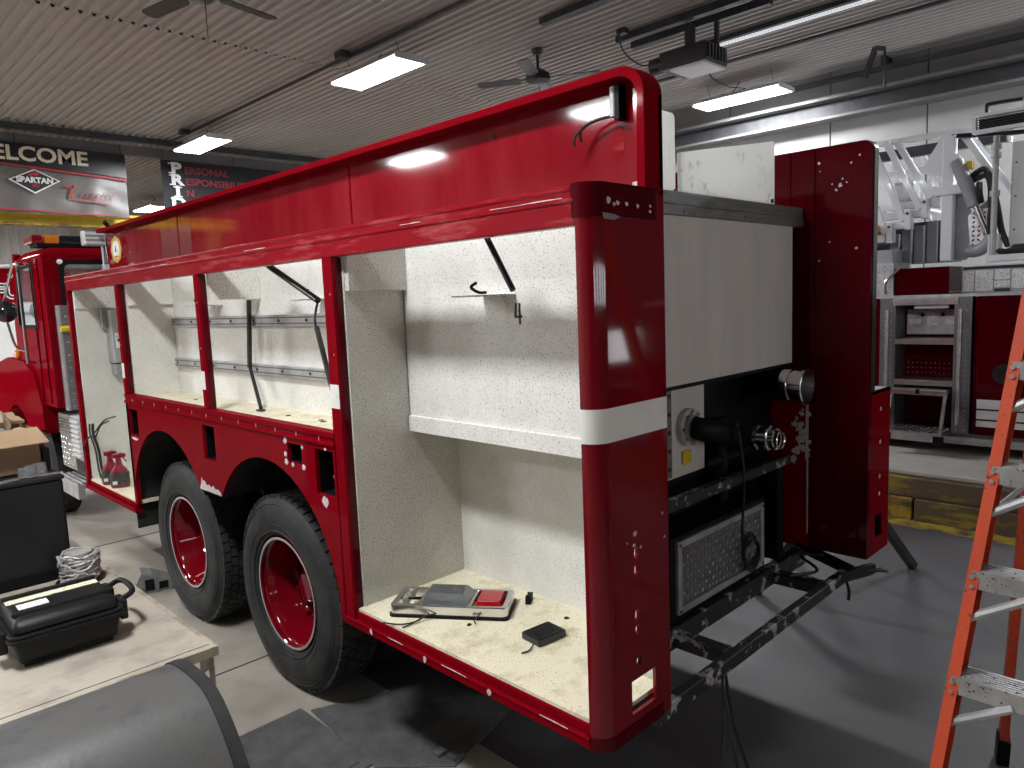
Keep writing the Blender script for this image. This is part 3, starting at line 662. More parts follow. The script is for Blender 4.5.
MB().plate([[(5.05, 2.49), (5.07, 2.55), (5.09, 2.49), (5.075, 2.50)]], .002, YZ(.3325)).build('emblem_figure', 'black_ink', em)
# strut stub and wire at the rear end of the panel
sb = MB().cyl((.31, .145, 2.555), (.31, .145, 2.645), .014, 10).build('latch_pin', 'alu_dull', FT, smooth=True)
MB().box(.30, .337, .12, .14, 2.545, 2.65).build('latch_block', 'black', FT)
MB().tube([(.31, .15, 2.56), (.30, .22, 2.555), (.295, .27, 2.535), (.30, .275, 2.50)], .005, 6).build('cut_wire', 'cable', FT)
MB().tube([(.30, .25, 2.55), (.29, .29, 2.52), (.295, .30, 2.49)], .004, 5).build('cut_wire', 'cable', FT)
MB().plate([rrect(.13, .17, 2.44, 2.53, .01)], .001, YZ(.3368)).build('scuffed_patch', 'red_dull', FT)
MB().box(.30, .337, .03, .075, 2.318, 2.345).build('corner_tab', 'chip', FT)
for y, z in ((.72, 2.60), (4.9, 2.45), (4.75, 2.47)): MB().cyl((.333, y, z), (.339, y, z), .007, 8).build('screw', 'black' if y < 1 else 'alu', FT)
# --- compartment fittings: channels, gas struts, brackets
for z in (1.935, 1.655):
    c = MB().box(.318, .345, 1.40, 4.0, z-.032, z+.032).build('rail_channel', 'alu_dull', FT, bevel=.003)
    for dz in (-.016, .016): MB().box(.3165, .319, 1.40, 4.0, z+dz-.004, z+dz+.003).build('channel_slot', 'grey_steel', c)
    for k in range(9): MB().cyl((.312, 1.55+.3*k, z), (.318, 1.55+.3*k, z), .008, 6).build('bolt', 'dark_steel', c)
def strut(a, b, r=.011, rod=None):
    p = MB().cyl(a, b, r, 10).build('gas_strut', 'black_satin', FT, smooth=True)
    return p
def bracket(y, z):
    p = MB().box(.18, .345, y-.09, y+.09, z-.006, z).build('hinge_bracket', 'grey_shade_int', FT)
    MB().plate([[(y-.09, z), (y-.045, z), (y-.09, z-.05)]], .006, YZ(.30)).build('gusset', 'grey_shade_int', p)
    MB().tube([(.22, y-.06, z+.008), (.22, y-.02, z+.010), (.22, y+.02, z+.03), (.22, y-.01, z+.045)], .006, 6).build('clip', 'black', p)
    return p
bracket(.735, 2.02); strut((.15, .465, 2.03), (.15, .605, 2.25))
b_ = bracket(1.95, 2.04); strut((.15, 1.735, 2.03), (.15, 2.25, 2.24), .016)
bracket(3.30, 2.04)
MB().tube([(.15, 1.735, 2.03), (.14, 1.745, 1.98), (.13, 1.74, 1.94), (.13, 1.73, 1.90)], .006, 6).build('strut_wire', 'cable', FT)
MB().bar((.13, 1.73, 1.91), (.12, 1.61, 1.62), .016, .022).build('strut_arm', 'black_satin', FT)
MB().bar((.30, 2.75, 2.055), (.295, 2.80, 1.665), .020, .022).build('strut_arm', 'black_satin', FT)
MB().bar((.295, 2.80, 1.67), (.20, 2.50, 1.46), .018, .018).build('strut_arm', 'black_satin', FT)
MB().box(.18, .21, 2.47, 2.52, 1.447, 1.456).build('strut_foot', 'dark_steel', FT)
MB().tube([(.16, 1.62, 1.452), (.15, 1.58, 1.455), (.16, 1.50, 1.452), (.15, 1.45, 1.454)], .006, 6).build('loose_strap', 'cable', FT)
for y, x in ((3.4, .2), (3.0, .15), (2.2, .2), (1.9, .22), (1.85, .2)): MB().plate([blob(x, y, .018)], .003, XY(1.445)).build('debris', 'dark_steel', FT)
# hanging wires in the front compartment
for k, (dx, dy, m) in enumerate(((0, 0, 'cable'), (.012, .02, 'green_wire'), (-.01, .035, 'green_wire'))):
    MB().tube([(.03+dx, 5.05+dy, 1.16), (.03+dx, 5.06+dy, 1.08), (.05+dx, 5.04+dy, .95), (.05+dx, 5.01+dy, .80), (.06+dx, 5.0+dy, .72)], .007, 6).build('hanging_wire', m, FT)
for pts in ([(.03, 5.02, 1.08), (.0, 5.08, 1.05), (-.02, 5.16, .98), (-.01, 5.15, .9)], [(.03, 5.0, 1.1), (.06, 4.85, 1.20), (.10, 4.70, 1.24)], [(.03, 5.0, 1.06), (.05, 4.9, 1.16), (.08, 4.80, 1.20)]):
    MB().tube(pts, .006, 6).build('hanging_wire', 'cable', FT)

# --- wheels (tandem rear axles, outer duals in view)
TR, WT = .525, .28
def wheel_meshes():
    ty = [(.045, .300), (.02, .315), (.006, .36), (0, .41), (.006, .45), (.018, .485), (.03, .500), (.04, .512), (WT-.04, .512), (WT-.02, .49), (WT-.005, .43), (WT, .38), (WT-.03, .30), (.05, .29)]
    tire = MB().lathe(ty, n=64, closed=True).mesh('tire', 'rubber', smooth=True)
    rg = MB()
    for r0 in (.335, .372, .462, .478):
        x0 = .006 if r0 in (.372,) else (.011 if r0 in (.335, .462) else .0145)
        rg.lathe([(x0, r0-.004), (x0-.0035, r0), (x0, r0+.004)], n=64)
    ring = rg.mesh('sidewall_ring', 'rubber', smooth=True)
    tb = MB(); cols = [(.034, .078), (.084, .122), (.128, .158), (.164, .202), (.208, .246)]
    n = 54
    for ci, (a, b) in enumerate(cols):
        for k in range(n):
            t0 = 2*PI*(k+.5*(ci % 2))/n; t1 = t0+2*PI/n*.82; sk_ = .012*(1 if ci % 2 else -1)
            q = []
            for r in (.508, TR):
                q.append([(a, r*math.cos(t0), r*math.sin(t0)), (b, r*math.cos(t0+sk_), r*math.sin(t0+sk_)), (b, r*math.cos(t1+sk_), r*math.sin(t1+sk_)), (a, r*math.cos(t1), r*math.sin(t1))])
            tb.hexa(q[0], q[1])
    tread = tb.mesh('tread', 'rubber')
    rim = MB().lathe([(.030, .283), (.022, .290), (.022, .298), (.030, .299), (.040, .297), (.048, .283), (.060, .276), (.11, .270), (.135, .258), (.185, .250), (.215, .235), (.228, .20), (.222, .15), (.235, .09), (.242, .09), (.245, .25), (.19, .262), (.12, .279), (.05, .290)], n=48, closed=True).mesh('wheel', 'red_gloss', smooth=True)
    fl = MB().lathe([(.021, .286), (.0185, .293), (.0205, .299)], n=48).mesh('rim_edge', 'alu_dull', smooth=True)
    hub = MB().lathe([(.235, .12), (.21, .10), (.15, .085), (.135, .07), (.13, .0005)], n=28).mesh('hub', 'red_gloss', smooth=True)
    nut = MB().lathe([(.23, .020), (.20, .020), (.198, .013), (.165, .012), (.164, .0005)], n=6).mesh('lug_nut', 'red_gloss')
    return tire, ring, tread, rim, fl, hub, nut
WM = wheel_meshes()
def add_wheel(x, y, rz, full=True):
    def ob(me, par, loc=None, rot=None):
        o = bpy.data.objects.new(me.name.split('.')[0], me); C.objects.link(o); o.parent = par
        if loc: o.location = loc
        if rot: o.rotation_euler = rot
        return o
    wv = ob(WM[3], FT, (x-1.22, y-3.0, TR-.010), (0.3, 0, rz))
    ob(WM[0], wv)
    td = ob(WM[2], wv); td['kind'] = 'stuff'
    if full:
        ob(WM[1], wv); ob(WM[4], wv); ob(WM[5], wv)
        for k in range(10):
            a = 2*PI*k/10; ob(WM[6], wv, (0, .168*math.cos(a), .168*math.sin(a)))
for y in (2.19, 3.50):
    add_wheel(.085, y, 0); add_wheel(.42, y, 0, False)
    add_wheel(2.355, y, PI); add_wheel(2.02, y, PI, False)
for y in (7.35,):
    add_wheel(.12, y, 0); add_wheel(2.32, y, PI)
for y in (2.19, 3.50, 7.35): MB().cyl((.3, y, TR), (2.14, y, TR), .07, 12).build('axle', 'black', FT)
for x in (.80, 1.55): MB().box(x, x+.09, .35, 8.3, .62, .90).build('chassis_rail', 'black', FT)

# --- water tank and the boards on it
MB().box(.40, 2.03, .34, 5.15, 1.62, 2.31).build('tank', 'tank', FT, bevel=.006)
tc_ = MB().box(.357, 2.125, .325, 5.18, 2.305, 2.345).build('tank_cap', 'tank_cap', FT, bevel=.003)
MB().box(.357, 2.125, .330, 5.18, 2.345, 2.40).build('tank_cap_upper', 'tank_cap', FT, bevel=.006)
for x in (.6, 1.0, 1.5): MB().cyl((x, .322, 2.325), (x, .33, 2.325), .008, 8).build('rivet', 'grey_steel', FT)
MB().plate([rrect(.70, .985, 2.36, 2.705, .02)], .012, XZ(.355)).build('splash_board', 'poly_board', FT)
bb = MB().plate([[(1.0, 2.385), (1.83, 2.395), (1.83, 2.68)]+arc(1.81, 2.675, .02, 0, 80, 3)+[(1.0, 2.555)]], .012, XZ(.342)).build('splash_board', 'poly_board', FT)
for x, z, p in ((.96, 2.40, None), (1.80, 2.415, None)): MB().cyl((x, .335, z), (x, .343, z), .010, 8).build('bolt', 'dark_steel', FT)
# --- far (right) side wall seen from inside
c = arc(.05, ZP-.05, .05, 180, 90, 8)
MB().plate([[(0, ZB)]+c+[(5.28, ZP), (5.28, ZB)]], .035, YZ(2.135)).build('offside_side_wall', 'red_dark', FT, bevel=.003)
o_ = [(-.004, 1.47)]+[(u-.004*(1 if u < .06 else 0), v+.004) for u, v in c]+[(5.28, ZP+.004)]
ii = [(.012, 1.47)]+arc(.055, ZP-.055, .04, 180, 90, 8)+[(5.28, ZP-.012)]
n = len(o_); mb = MB()
mb.add([(xx, u, v) for xx in (2.150, 2.20) for L_ in (o_, ii) for u, v in L_], [q for i in range(n-1) for q in ((i, i+1, n+i+1, n+i), (2*n+i, 3*n+i, 3*n+i+1, 2*n+i+1), (i, 2*n+i, 2*n+i+1, i+1), (n+i, n+i+1, 3*n+i+1, 3*n+i))])
mb.build('edge_trim', 'black_satin', FT)
MB().box(2.127, 2.136, .275, .295, .66, ZP-.002).build('wall_seam', 'red_dark', FT)
MB().box(2.129, 2.136, .40, .41, 2.3, ZP-.002).build('wall_seam', 'red_dark', FT)
for u, v, r in ((.255, 2.61, .009), (.25, 2.57, .004), (.10, 2.59, .006), (.06, 2.62, .006), (.15, 2.49, .012), (.14, 2.52, .006), (.17, 2.47, .008), (.12, 2.50, .005), (.19, 2.50, .005), (.07, 2.18, .008), (.25, 2.13, .007), (.20, 2.22, .006)):
    MB().plate([blob(u, v, r)], .001, YZ(2.1335)).build('paint_chip', 'chip', FT)
for k in range(26):
    MB().plate([blob(.335+.10*(random.random()-.5), 1.22+.26*(random.random()-.5)*(1.2 if k % 3 else .5), .010+.022*random.random(), 15, .75)], .001, YZ(2.1245-.0004*k/12)).build('paint_chip', 'primer', FT)
MB().plate([[(.295, 1.1), (.305, 1.1), (.302, .70), (.296, .70)]], .001, YZ(2.1260)).build('paint_chip', 'chip', FT)
MB().plate([[(.295, 1.40), (.31, 1.40), (.312, 1.1), (.296, 1.1)]], .001, YZ(2.1260)).build('paint_chip', 'chip', FT)
# far lower compartment
MB().plate([rect(2.17, 2.44, ZB, 1.47), rect(2.245, 2.35, .70, .82)], .012, XZ(.0)).build('offside_rear_plate', 'red', FT)
MB().box(2.17, 2.44, .0, 5.2, 1.455, 1.47).build('offside_shelf_top', 'alu_dull', FT)
MB().box(2.425, 2.44, .012, 5.2, ZB, 1.47).build('offside_outer_skin', 'red', FT)
MB().box(2.17, 2.43, .012, 5.2, ZB, ZB+.02).build('offside_floor', 'red_dark', FT)
for z in (1.37, 1.20, 1.02, .93): MB().plate([blob(2.30, z, .013)], .001, XZ(-.0012)).build('paint_chip', 'chip', FT)
MB().box(2.26, 2.30, .02, .05, .715, .735).build('tab', 'white_ink', FT)
# --- pump bay below the tank
MB().box(.64, 2.125, .515, .53, .60, 1.62).build('bay_backplate', 'black', FT)
MB().box(.64, 2.03, .36, .47, 1.60, 1.62).build('bay_roof', 'black', FT)
wp = MB().box(.64, 1.34, .445, .47, 1.19, 1.62).build('bay_side_plate', 'tank', FT)
MB().box(1.02, 1.06, .438, .446, 1.20, 1.60).build('bolt_strip', 'tank_cap', wp)
for k in range(5): MB().cyl((1.04, .432, 1.24+.08*k), (1.04, .440, 1.24+.08*k), .010, 8).build('bolt', 'dark_steel', wp)
MB().box(1.145, 1.215, .436, .445, 1.24, 1.30).build('warning_label', 'yellow', wp)
fl_ = MB().lathe([(0, .001), (0, .085), (-.022, .085), (-.022, .06), (-.04, .055), (-.04, .001)], (1.19, .444, 1.405), ax='y', n=28).build('pipe_flange', 'alu_dull', FT, smooth=True)
for k in range(8): MB().cyl((1.19+.072*math.cos(k*PI/4), .412, 1.405+.072*math.sin(k*PI/4)), (1.19+.072*math.cos(k*PI/4), .424, 1.405+.072*math.sin(k*PI/4)), .009, 6).build('bolt', 'chrome', fl_)
MB().tube([(1.19, .41, 1.405), (1.21, .37, 1.395), (1.30, .36, 1.37), (1.50, .40, 1.32), (1.57, .42, 1.315)], .052, 16).build('discharge_pipe', 'black', FT, smooth=True)
cp = MB().lathe([(.12, .052), (.11, .06), (.085, .06), (.08, .05), (.06, .05), (.055, .06), (.03, .06), (.025, .05), (.0, .050), (.0, .040), (.10, .040)], (1.58, .21, 1.31), ax='y', n=28).build('coupling', 'chrome', FT, smooth=True)
MB().lathe([(0, .036), (-.005, .041), (0, .046), (.005, .041)], (1.585, .195, 1.305), ax='y', n=24, closed=True).build('pull_ring', 'chrome', FT, smooth=True)
MB().cyl((1.885, .31, 1.525), (1.885, .51, 1.525), .070, 20).build('suction_pipe', 'black', FT, smooth=True)
sr = MB().lathe([(.12, .070), (.115, .080), (.075, .080), (.07, .074), (.06, .074), (.055, .082), (.015, .082), (.012, .09), (.0, .09), (-.002, .078), (.10, .066)], (1.885, .20, 1.52), ax='y', n=32).build('suction_cap', 'chrome', FT, smooth=True)
MB().box(2.127, 2.135, .297, .50, .63, 1.40).build('inner_corner_panel', 'red', FT)
MB().cyl((1.5, .46, 1.0), (1.5, .46, 1.4), .04, 12).build('valve_body', 'black', FT, smooth=True)
MB().cyl((1.35, .46, 1.2), (1.9, .46, 1.2), .03, 12).build('cross_pipe', 'black', FT, smooth=True)
MB().box(.64, 1.95, .31, .35, 1.115, 1.160).build('cross_beam', 'peel', FT)
MB().box(1.86, 1.93, .34, .45, .62, 1.12).build('upright', 'black', FT)
# tread-plate box
MB().box(.88, 1.72, .34, .50, .62, .985).build('tread_box', 'black', FT)
fr = MB().box(.92, 1.69, .325, .342, .938, .965).box(.92, 1.69, .325, .342, .65, .678).box(.92, .952, .325, .342, .678, .938).box(1.658, 1.69, .325, .342, .678, .938).build('tread_frame', 'alu_dull', FT, bevel=.002)
dp = MB().box(.952, 1.658, .333, .342, .678, .938).build('tread_plate', 'tread_dark', FT)
lugs(MB(), lambda u, v, w_: (u, .333-w_, v), .957, 1.653, .683, .933, .030, .026, .011, .005).build('tread_lugs', 'alu', dp, kind='stuff')
for x in (.936, 1.674):
    for z in (.664, .952): MB().cyl((x, .321, z), (x, .327, z), .006, 8).build('screw', 'dark_steel', fr)
# step frame
MB().box(.35, 2.12, .05, .09, .53, .585).build('step_rail', 'peel', FT, bevel=.003)
MB().box(.37, 2.13, .31, .36, .53, .62).build('step_rail', 'peel', FT, bevel=.003)
for x in (.90, 1.79): MB().box(x-.035, x+.035, .09, .31, .535, .59).build('step_crosspiece', 'peel', FT, bevel=.003)
MB().bar((2.10, .06, .56), (2.14, .35, .62), .05, .04).build('step_arm', 'black', FT)
MB().bar((1.95, .07, .565), (2.15, -.03, .58), .03, .05).build('step_arm', 'peel', FT)
for pts in ([(2.05, .03, .58), (2.15, -.06, .575), (2.22, -.07, .55), (2.26, -.05, .54)], [(2.1, .03, .57), (2.2, 0.0, .55), (2.26, -.03, .545)], [(1.98, .04, .55), (1.99, .03, .50), (1.985, .03, .45)], [(1.7, .2, .62), (1.9, .15, .60), (2.0, .28, .62), (2.1, .2, .61)]):
    MB().tube(pts, .008, 6).build('torn_wire', 'cable', FT)
MB().tube([(1.37, .315, 1.34), (1.365, .30, 1.40), (1.39, .30, 1.37), (1.42, .29, 1.15), (1.42, .30, .90), (1.45, .31, .78)], .007, 6).build('loose_cable', 'cable', FT)
for k in range(4):
    MB().tube([(1.52+.07*math.cos(2*PI*i/16+k), .318-.006*k, .78+.075*math.sin(2*PI*i/16+k)-.01*k) for i in range(15)], .005, 5).build('cable_coil', 'cable', FT)
# wires trailing on the floor
for pts in ([(.80, .06, .55), (.79, .05, .40), (.66, -.02, .16), (.56, -.07, .04), (.42, -.04, .012), (.22, .06, .012), (.0, .18, .012), (-.3, .3, .012)],
            [(.82, .06, .55), (.82, .03, .35), (.83, -.04, .15), (.84, -.10, .012), (.80, -.22, .012)],
            [(.79, .05, .50), (.74, -.03, .25), (.76, -.06, .06)]):
    P_ = [Vector(p) for p in pts]; sm = []
    for i in range(len(P_)-1):
        for q in range(4): sm.append(P_[i].lerp(P_[i+1], q/4))
    sm.append(P_[-1]); MB().tube(sm, .007, 6).build('trailing_wire', 'cable', FT)

# --- cab
cabside = [(5.90, 1.22), (5.90, 2.50), (5.94, 2.54), (6.95, 2.54), (7.16, 1.95), (7.16, 1.22)]
win = [(6.27, 1.94), (6.27, 2.46), (6.80, 2.46), (6.93, 2.05), (6.93, 1.94)]
for x in (0.0, 2.40):
    p = MB().plate([cabside, win], .04, YZ(x)).build('cab_side', 'red', FT, bevel=.006)
    MB().plate([[(6.24, 1.91), (6.24, 2.49), (6.82, 2.49), (6.96, 2.06), (6.96, 1.91)], win], .02, YZ(x-.006 if x < 1 else x+.03)).build('window_seal', 'black', p)
    MB().plate([win], .006, YZ(x+.015)).build('window_glass', 'glass', p)
MB().plate([rect(.04, 2.40, 1.22, 2.53), rrect(.15, 2.29, 1.80, 2.46, .05)], .04, XZ(5.90)).build('cab_rear', 'red', FT, bevel=.004)
MB().plate([rrect(.12, 2.32, 1.77, 2.49, .06), rrect(.16, 2.28, 1.81, 2.45, .05)], .02, XZ(5.89)).build('rear_window_seal', 'black', FT)
MB().plate([rrect(.15, 2.29, 1.80, 2.46, .05)], .006, XZ(5.905)).build('rear_window_glass', 'glass', FT)
MB().hexa([(-.015, 5.885, 2.515), (2.455, 5.885, 2.515), (2.455, 6.99, 2.515), (-.015, 6.99, 2.515)], [(.06, 5.93, 2.595), (2.38, 5.93, 2.595), (2.34, 6.90, 2.62), (.10, 6.90, 2.62)]).build('cab_roof', 'red', FT, bevel=.03, seg=3, smooth=True)
MB().box(.1, 2.34, 5.883, 5.90, 2.485, 2.505).build('drip_rail', 'red', FT, bevel=.004)
MB().box(.2, 2.2, 6.0, 6.3, 1.3, 2.0).build('seat_back', 'black', FT, bevel=.05)
MB().box(.05, 2.39, 6.7, 7.15, 1.3, 1.90).build('dashboard', 'black', FT, bevel=.03)
st_ = MB().lathe([(0, .19), (.012, .2), (0, .21), (-.012, .2)], (.55, 6.62, 2.05), ax='y', n=24, closed=True).build('steering_wheel', 'black', FT)
for x in (0.04, 2.40): MB().bar((x, 6.95, 2.6), (x, 7.14, 1.93), .06, .07).build('windshield_pillar', 'red', FT)
MB().cyl((-.003, 6.12, 2.49), (.01, 6.12, 2.49), .025, 12).build('marker_lamp', 'alu', FT)
MB().lathe([(0, .001), (0, .022), (-.02, .020), (-.03, .001)], (.13, 5.89, 2.47), ax='y', n=14).build('marker_lamp', 'white_ink', FT)
hd_ = MB().hexa([(.40, 7.16, 1.2), (2.04, 7.16, 1.2), (1.90, 8.55, 1.2), (.54, 8.55, 1.2)], [(.45, 7.16, 1.90), (1.99, 7.16, 1.90), (1.84, 8.55, 1.66), (.60, 8.55, 1.66)]).build('hood', 'red', FT, bevel=.06, seg=3, smooth=True)
for x0, x1 in ((-.03, .5), (1.94, 2.47)):
    pr = [(6.30, 1.22), (6.50, 1.50), (6.85, 1.60), (7.5, 1.62), (8.2, 1.52), (8.5, 1.30), (8.5, 1.05)]+[(7.35+.62*math.cos(math.radians(a)), .53+.62*math.sin(math.radians(a))) for a in range(35, 146, 10)]+[(6.75, .95), (6.30, 1.0)]
    MB().plate([pr], x1-x0, YZ(x0)).build('front_fender', 'red', FT)
MB().lathe([(-.03, .001), (-.03, .035), (-.01, .05), (0, .05)], (.0, 7.15, 1.66), n=16).build('turn_signal', 'amber', FT, smooth=True)
MB().box(-.012, .0, 6.62, 6.66, 1.30, 1.44).build('door_latch', 'black', FT, bevel=.005)
for y in (6.05, 6.30): MB().cyl((-.004, y, 1.25), (-.004, y, 2.5), .006, 6).build('door_seam', 'red_dark', FT)
# mirror arms and convex mirror
mm = MB().tube([(-.02, 6.25, 2.47), (-.12, 6.18, 2.465), (-.15, 6.35, 2.47), (-.17, 6.9, 2.49), (-.20, 7.6, 2.5)], .014, 8).build('mirror_arm', 'chrome', FT, smooth=True)
MB().tube([(-.09, 6.32, 2.50), (-.085, 6.36, 1.6)], .014, 8).build('mirror_arm', 'chrome', FT, smooth=True)
MB().tube([(-.14, 6.25, 2.47), (-.14, 6.78, 2.15)], .012, 8).build('mirror_arm', 'chrome', FT, smooth=True)
MB().tube([(-.085, 6.38, 1.62), (-.02, 6.40, 1.60)], .014, 8).build('mirror_arm', 'chrome', FT, smooth=True)
MB().lathe([(-.06, .001), (-.055, .05), (-.03, .09), (0, .10), (.01, .095), (.012, .001)], (-.13, 6.8, 2.07), ax='y', n=24).build('convex_mirror', 'glass_dark', FT, smooth=True)
MB().tube([(-.13, 6.8, 2.0), (-.09, 6.75, 1.75), (-.02, 6.7, 1.70)], .012, 8).build('mirror_arm', 'chrome', FT, smooth=True)
# light bar
lb = MB().box(.0, 2.44, 5.98, 6.24, 2.605, 2.635).build('light_bar_base', 'black', FT)
MB().box(-.04, .05, 5.97, 6.25, 2.63, 2.70).build('light_bar_lens', 'lens_red', lb, bevel=.015)
MB().box(.055, .17, 5.97, 6.25, 2.63, 2.70).build('light_bar_lens', 'amber', lb, bevel=.012)
MB().box(.172, 2.20, 5.97, 6.25, 2.63, 2.70).build('light_bar_center', 'glass_dark', lb, bevel=.012)
MB().box(2.205, 2.48, 5.97, 6.25, 2.63, 2.70).build('light_bar_lens', 'red_glass', lb, bevel=.02)
# tread plate on the cab rear corner, grab handle, louvred box, running steps
tp = MB().box(.075, .40, 5.80, 5.815, 1.20, 2.10).build('corner_tread_plate', 'tread_dark', FT)
lugs(MB(), lambda u, v, w_: (u, 5.80-w_, v), .08, .395, 1.21, 2.09, .052, .046, .018, .010).build('tread_lugs', 'chrome', tp, kind='stuff')
MB().box(.06, .075, 5.80, 5.90, 1.2, 2.10).build('corner_tread_side', 'alu_dull', FT)
MB().tube([(.045, 5.72, 1.90), (.36, 5.72, 1.91)], .024, 12).build('grab_handle', 'yellow', FT, smooth=True)
bx_ = MB().box(.02, .5, 5.36, 5.62, .82, 1.18).build('louvred_box', 'alu_dull', FT, bevel=.008)
for k in range(8): MB().box(.005, .022, 5.38, 5.60, .85+.04*k, .866+.04*k).build('louver', 'white_truck', bx_)
b2_ = MB().box(.03, .5, 5.64, 6.05, .70, 1.17).build('step_box', 'alu', FT, bevel=.008)
for k in range(6): MB().box(.02, .032, 5.66, 6.03, 1.0+.025*k, 1.012+.025*k).build('louver', 'chrome', b2_)
lugs(MB(), lambda u, v, w_: (.03-w_, u, v), 5.66, 6.03, .71, .98, .04, .03, .012, .004).build('tread_lugs', 'chrome', b2_, kind='stuff')
stp = MB().box(-.05, .4, 5.33, 5.98, .60, .64).build('running_step', 'alu_dull', FT, bevel=.004)
for k in range(10): MB().box(-.048+.04*k, -.028+.04*k, 5.34, 5.97, .64, .648).build('step_rib', 'alu', stp)
MB().box(-.05, .0, 5.33, 5.98, .52, .60).build('step_skirt', 'alu_dull', stp)
# work light on a pole beside the panel
pl = MB().tube([(.36, 5.45, 2.0), (.36, 5.45, 2.57)], .022, 10).build('light_pole', 'chrome', FT, smooth=True)
MB().cyl((.36, 5.45, 2.36), (.36, 5.45, 2.42), .03, 12).build('pole_collar', 'alu', pl)
wl = MB().box(.20, .36, 5.38, 5.48, 2.57, 2.69); wl.build('work_light', 'alu_dull', FT, bevel=.01)
MB().box(.21, .35, 5.373, 5.382, 2.583, 2.677).build('work_light_lens', 'white_ink', FT)
for k in range(2): MB().box(.21, .35, 5.368, 5.376, 2.605+.035*k, 2.62+.035*k).build('work_light_grille', 'plastic_grey', FT)
MB().cyl((.42, 5.4, 2.70), (.36, 5.36, 2.76), .02, 10).build('swivel_knob', 'black', FT)
MB().cyl((.44, 5.42, 2.69), (.5, 5.5, 2.72), .025, 10).build('swivel_clamp', 'black', FT)

# ================================================================== ladder truck on the platform (right)
AT = thing('ladder_truck', 'dark red fire truck with white aerial ladder parked on the raised platform', 'fire truck', (7.2, .5, .4))
AX = 6.0
MB().box(AX+.02, 8.3, -4.0, 4.5, .50, .60).build('frame', 'grey_steel', AT)
MB().box(AX-.02, AX+.3, -4.0, 4.5, .50, .565).build('running_board', 'alu_dull', AT, bevel=.004)
MB().box(AX+.35, 8.3, -4.0, 4.5, .60, 1.86).build('body', 'red_dark', AT, bevel=.01)
MB().box(AX, 8.3, -4.0, 4.5, 1.86, 1.885).build('deck', 'alu_dull', AT)
MB().box(AX, AX+.36, -.60, .44, .60, 1.86).build('side_body', 'red_dark', AT, bevel=.01)
MB().box(AX, AX+.36, 1.16, 4.5, .60, 1.86).build('side_body', 'red_dark', AT, bevel=.01)
dr = MB().box(AX-.015, AX, -.50, .41, .66, 1.73).build('body_door', 'red_dark', AT, bevel=.012)
for z0, z1 in ((.68, .735), (.75, .83), (.845, .93)): MB().box(AX-.018, AX-.012, -.5, .40, z0, z1).build('stripe', 'white_truck', dr)
hb = MB().lathe([(0, .001), (0, .07), (-.02, .085), (-.03, .085), (-.03, .001)], (AX-.015, .20, 1.17), n=20).build('door_handle', 'black_satin', dr, smooth=True)
MB().box(AX-.01, AX+.36, -.52, .42, 1.80, 1.86).build('door_rail', 'red_dark', AT, bevel=.006)
for y in (2.0, -2.2):
    MB().lathe([(0, .28), (-.01, .36), (0, .46), (.03, .52), (.28, .52), (.3, .3), (.1, .25), (0, .28)], (AX+.02, y, .92), n=36).build('wheel', 'rubber', AT, smooth=True)
# tread-plate cabinet with shelves and fold-out step
for y0, y1, nm in ((.46, .60, 'tread_post'), (1.10, 1.24, 'tread_post')):
    p = MB().box(AX-.01, AX+.36, y0, y1, .60, 1.86).build(nm, 'tread_dark', AT)
    lugs(MB(), lambda u, v, w_: (AX-.01-w_, u, v), y0+.005, y1-.005, .61, 1.85, .045, .034, .013, .005).build('tread_lugs', 'chrome', p, kind='stuff')
MB().box(AX-.02, AX+.01, .57, 1.12, 1.79, 1.86).build('cabinet_header', 'alu', AT, bevel=.004)
MB().box(AX+.30, AX+.345, .60, 1.10, .60, 1.86).build('cabinet_back', 'red_dark', AT)  # dark red colour stands in for a maroon reflection inside the cabinet
lugs(MB(), lambda u, v, w_: (AX+.30-w_, u, v), .61, 1.09, 1.1, 1.24, .04, .036, .016, .006).build('tread_lugs', 'chrome', AT, kind='stuff')
for z in (1.42, 1.03): MB().box(AX-.015, AX+.33, .60, 1.10, z, z+.05).build('shelf', 'alu', AT, bevel=.004)
MB().box(AX+.03, AX+.06, .66, .95, 1.755, 1.785).build('led_strip', 'white_truck', AT)
pn = MB().box(AX+.27, AX+.295, .62, 1.08, 1.50, 1.74).build('instrument_panel', 'alu_dull', AT)
for y0, y1, z0, z1 in ((.64, .74, 1.60, 1.65), (.80, .90, 1.58, 1.68), (.95, 1.06, 1.60, 1.65)): MB().box(AX+.262, AX+.272, y0, y1, z0, z1).build('placard', 'label_white', pn)
for y in (.76, .94): MB().lathe([(0, .001), (-.02, .018), (-.03, .014), (-.03, .001)], (AX+.265, y, 1.69), n=12).build('knob', 'black', pn)
MB().box(AX-.14, AX+.02, .62, 1.10, .955, 1.005).build('step_cap', 'alu', AT, bevel=.006)
MB().box(AX-.15, AX-.13, .84, .87, .965, 1.01).build('step_latch', 'black', AT)
for y in (.63, 1.09): MB().bar((AX-.10, y, .96), (AX-.24, y, .62), .025, .03).build('step_arm', 'alu', AT)
sp = MB().box(AX-.26, AX+.1, .61, 1.11, .59, .625).build('lower_step', 'alu', AT, bevel=.004)
lugs(MB(), lambda u, v, w_: (u, v, .625+w_), AX-.25, AX+.09, .62, 1.10, .045, .034, .013, .005).build('tread_lugs', 'chrome', sp, kind='stuff')
MB().box(AX-.27, AX-.25, .60, 1.12, .54, .61).build('step_nose', 'alu_dull', sp)
for y in (.64, 1.08): MB().box(AX-.28, AX-.24, y-.04, y+.04, .52, .60).build('step_bumper', 'black', sp)
for y in (.545, 1.165): MB().cyl((AX-.05, y, .70), (AX-.05, y, 1.75), .016, 10).build('handrail', 'alu', AT, smooth=True)
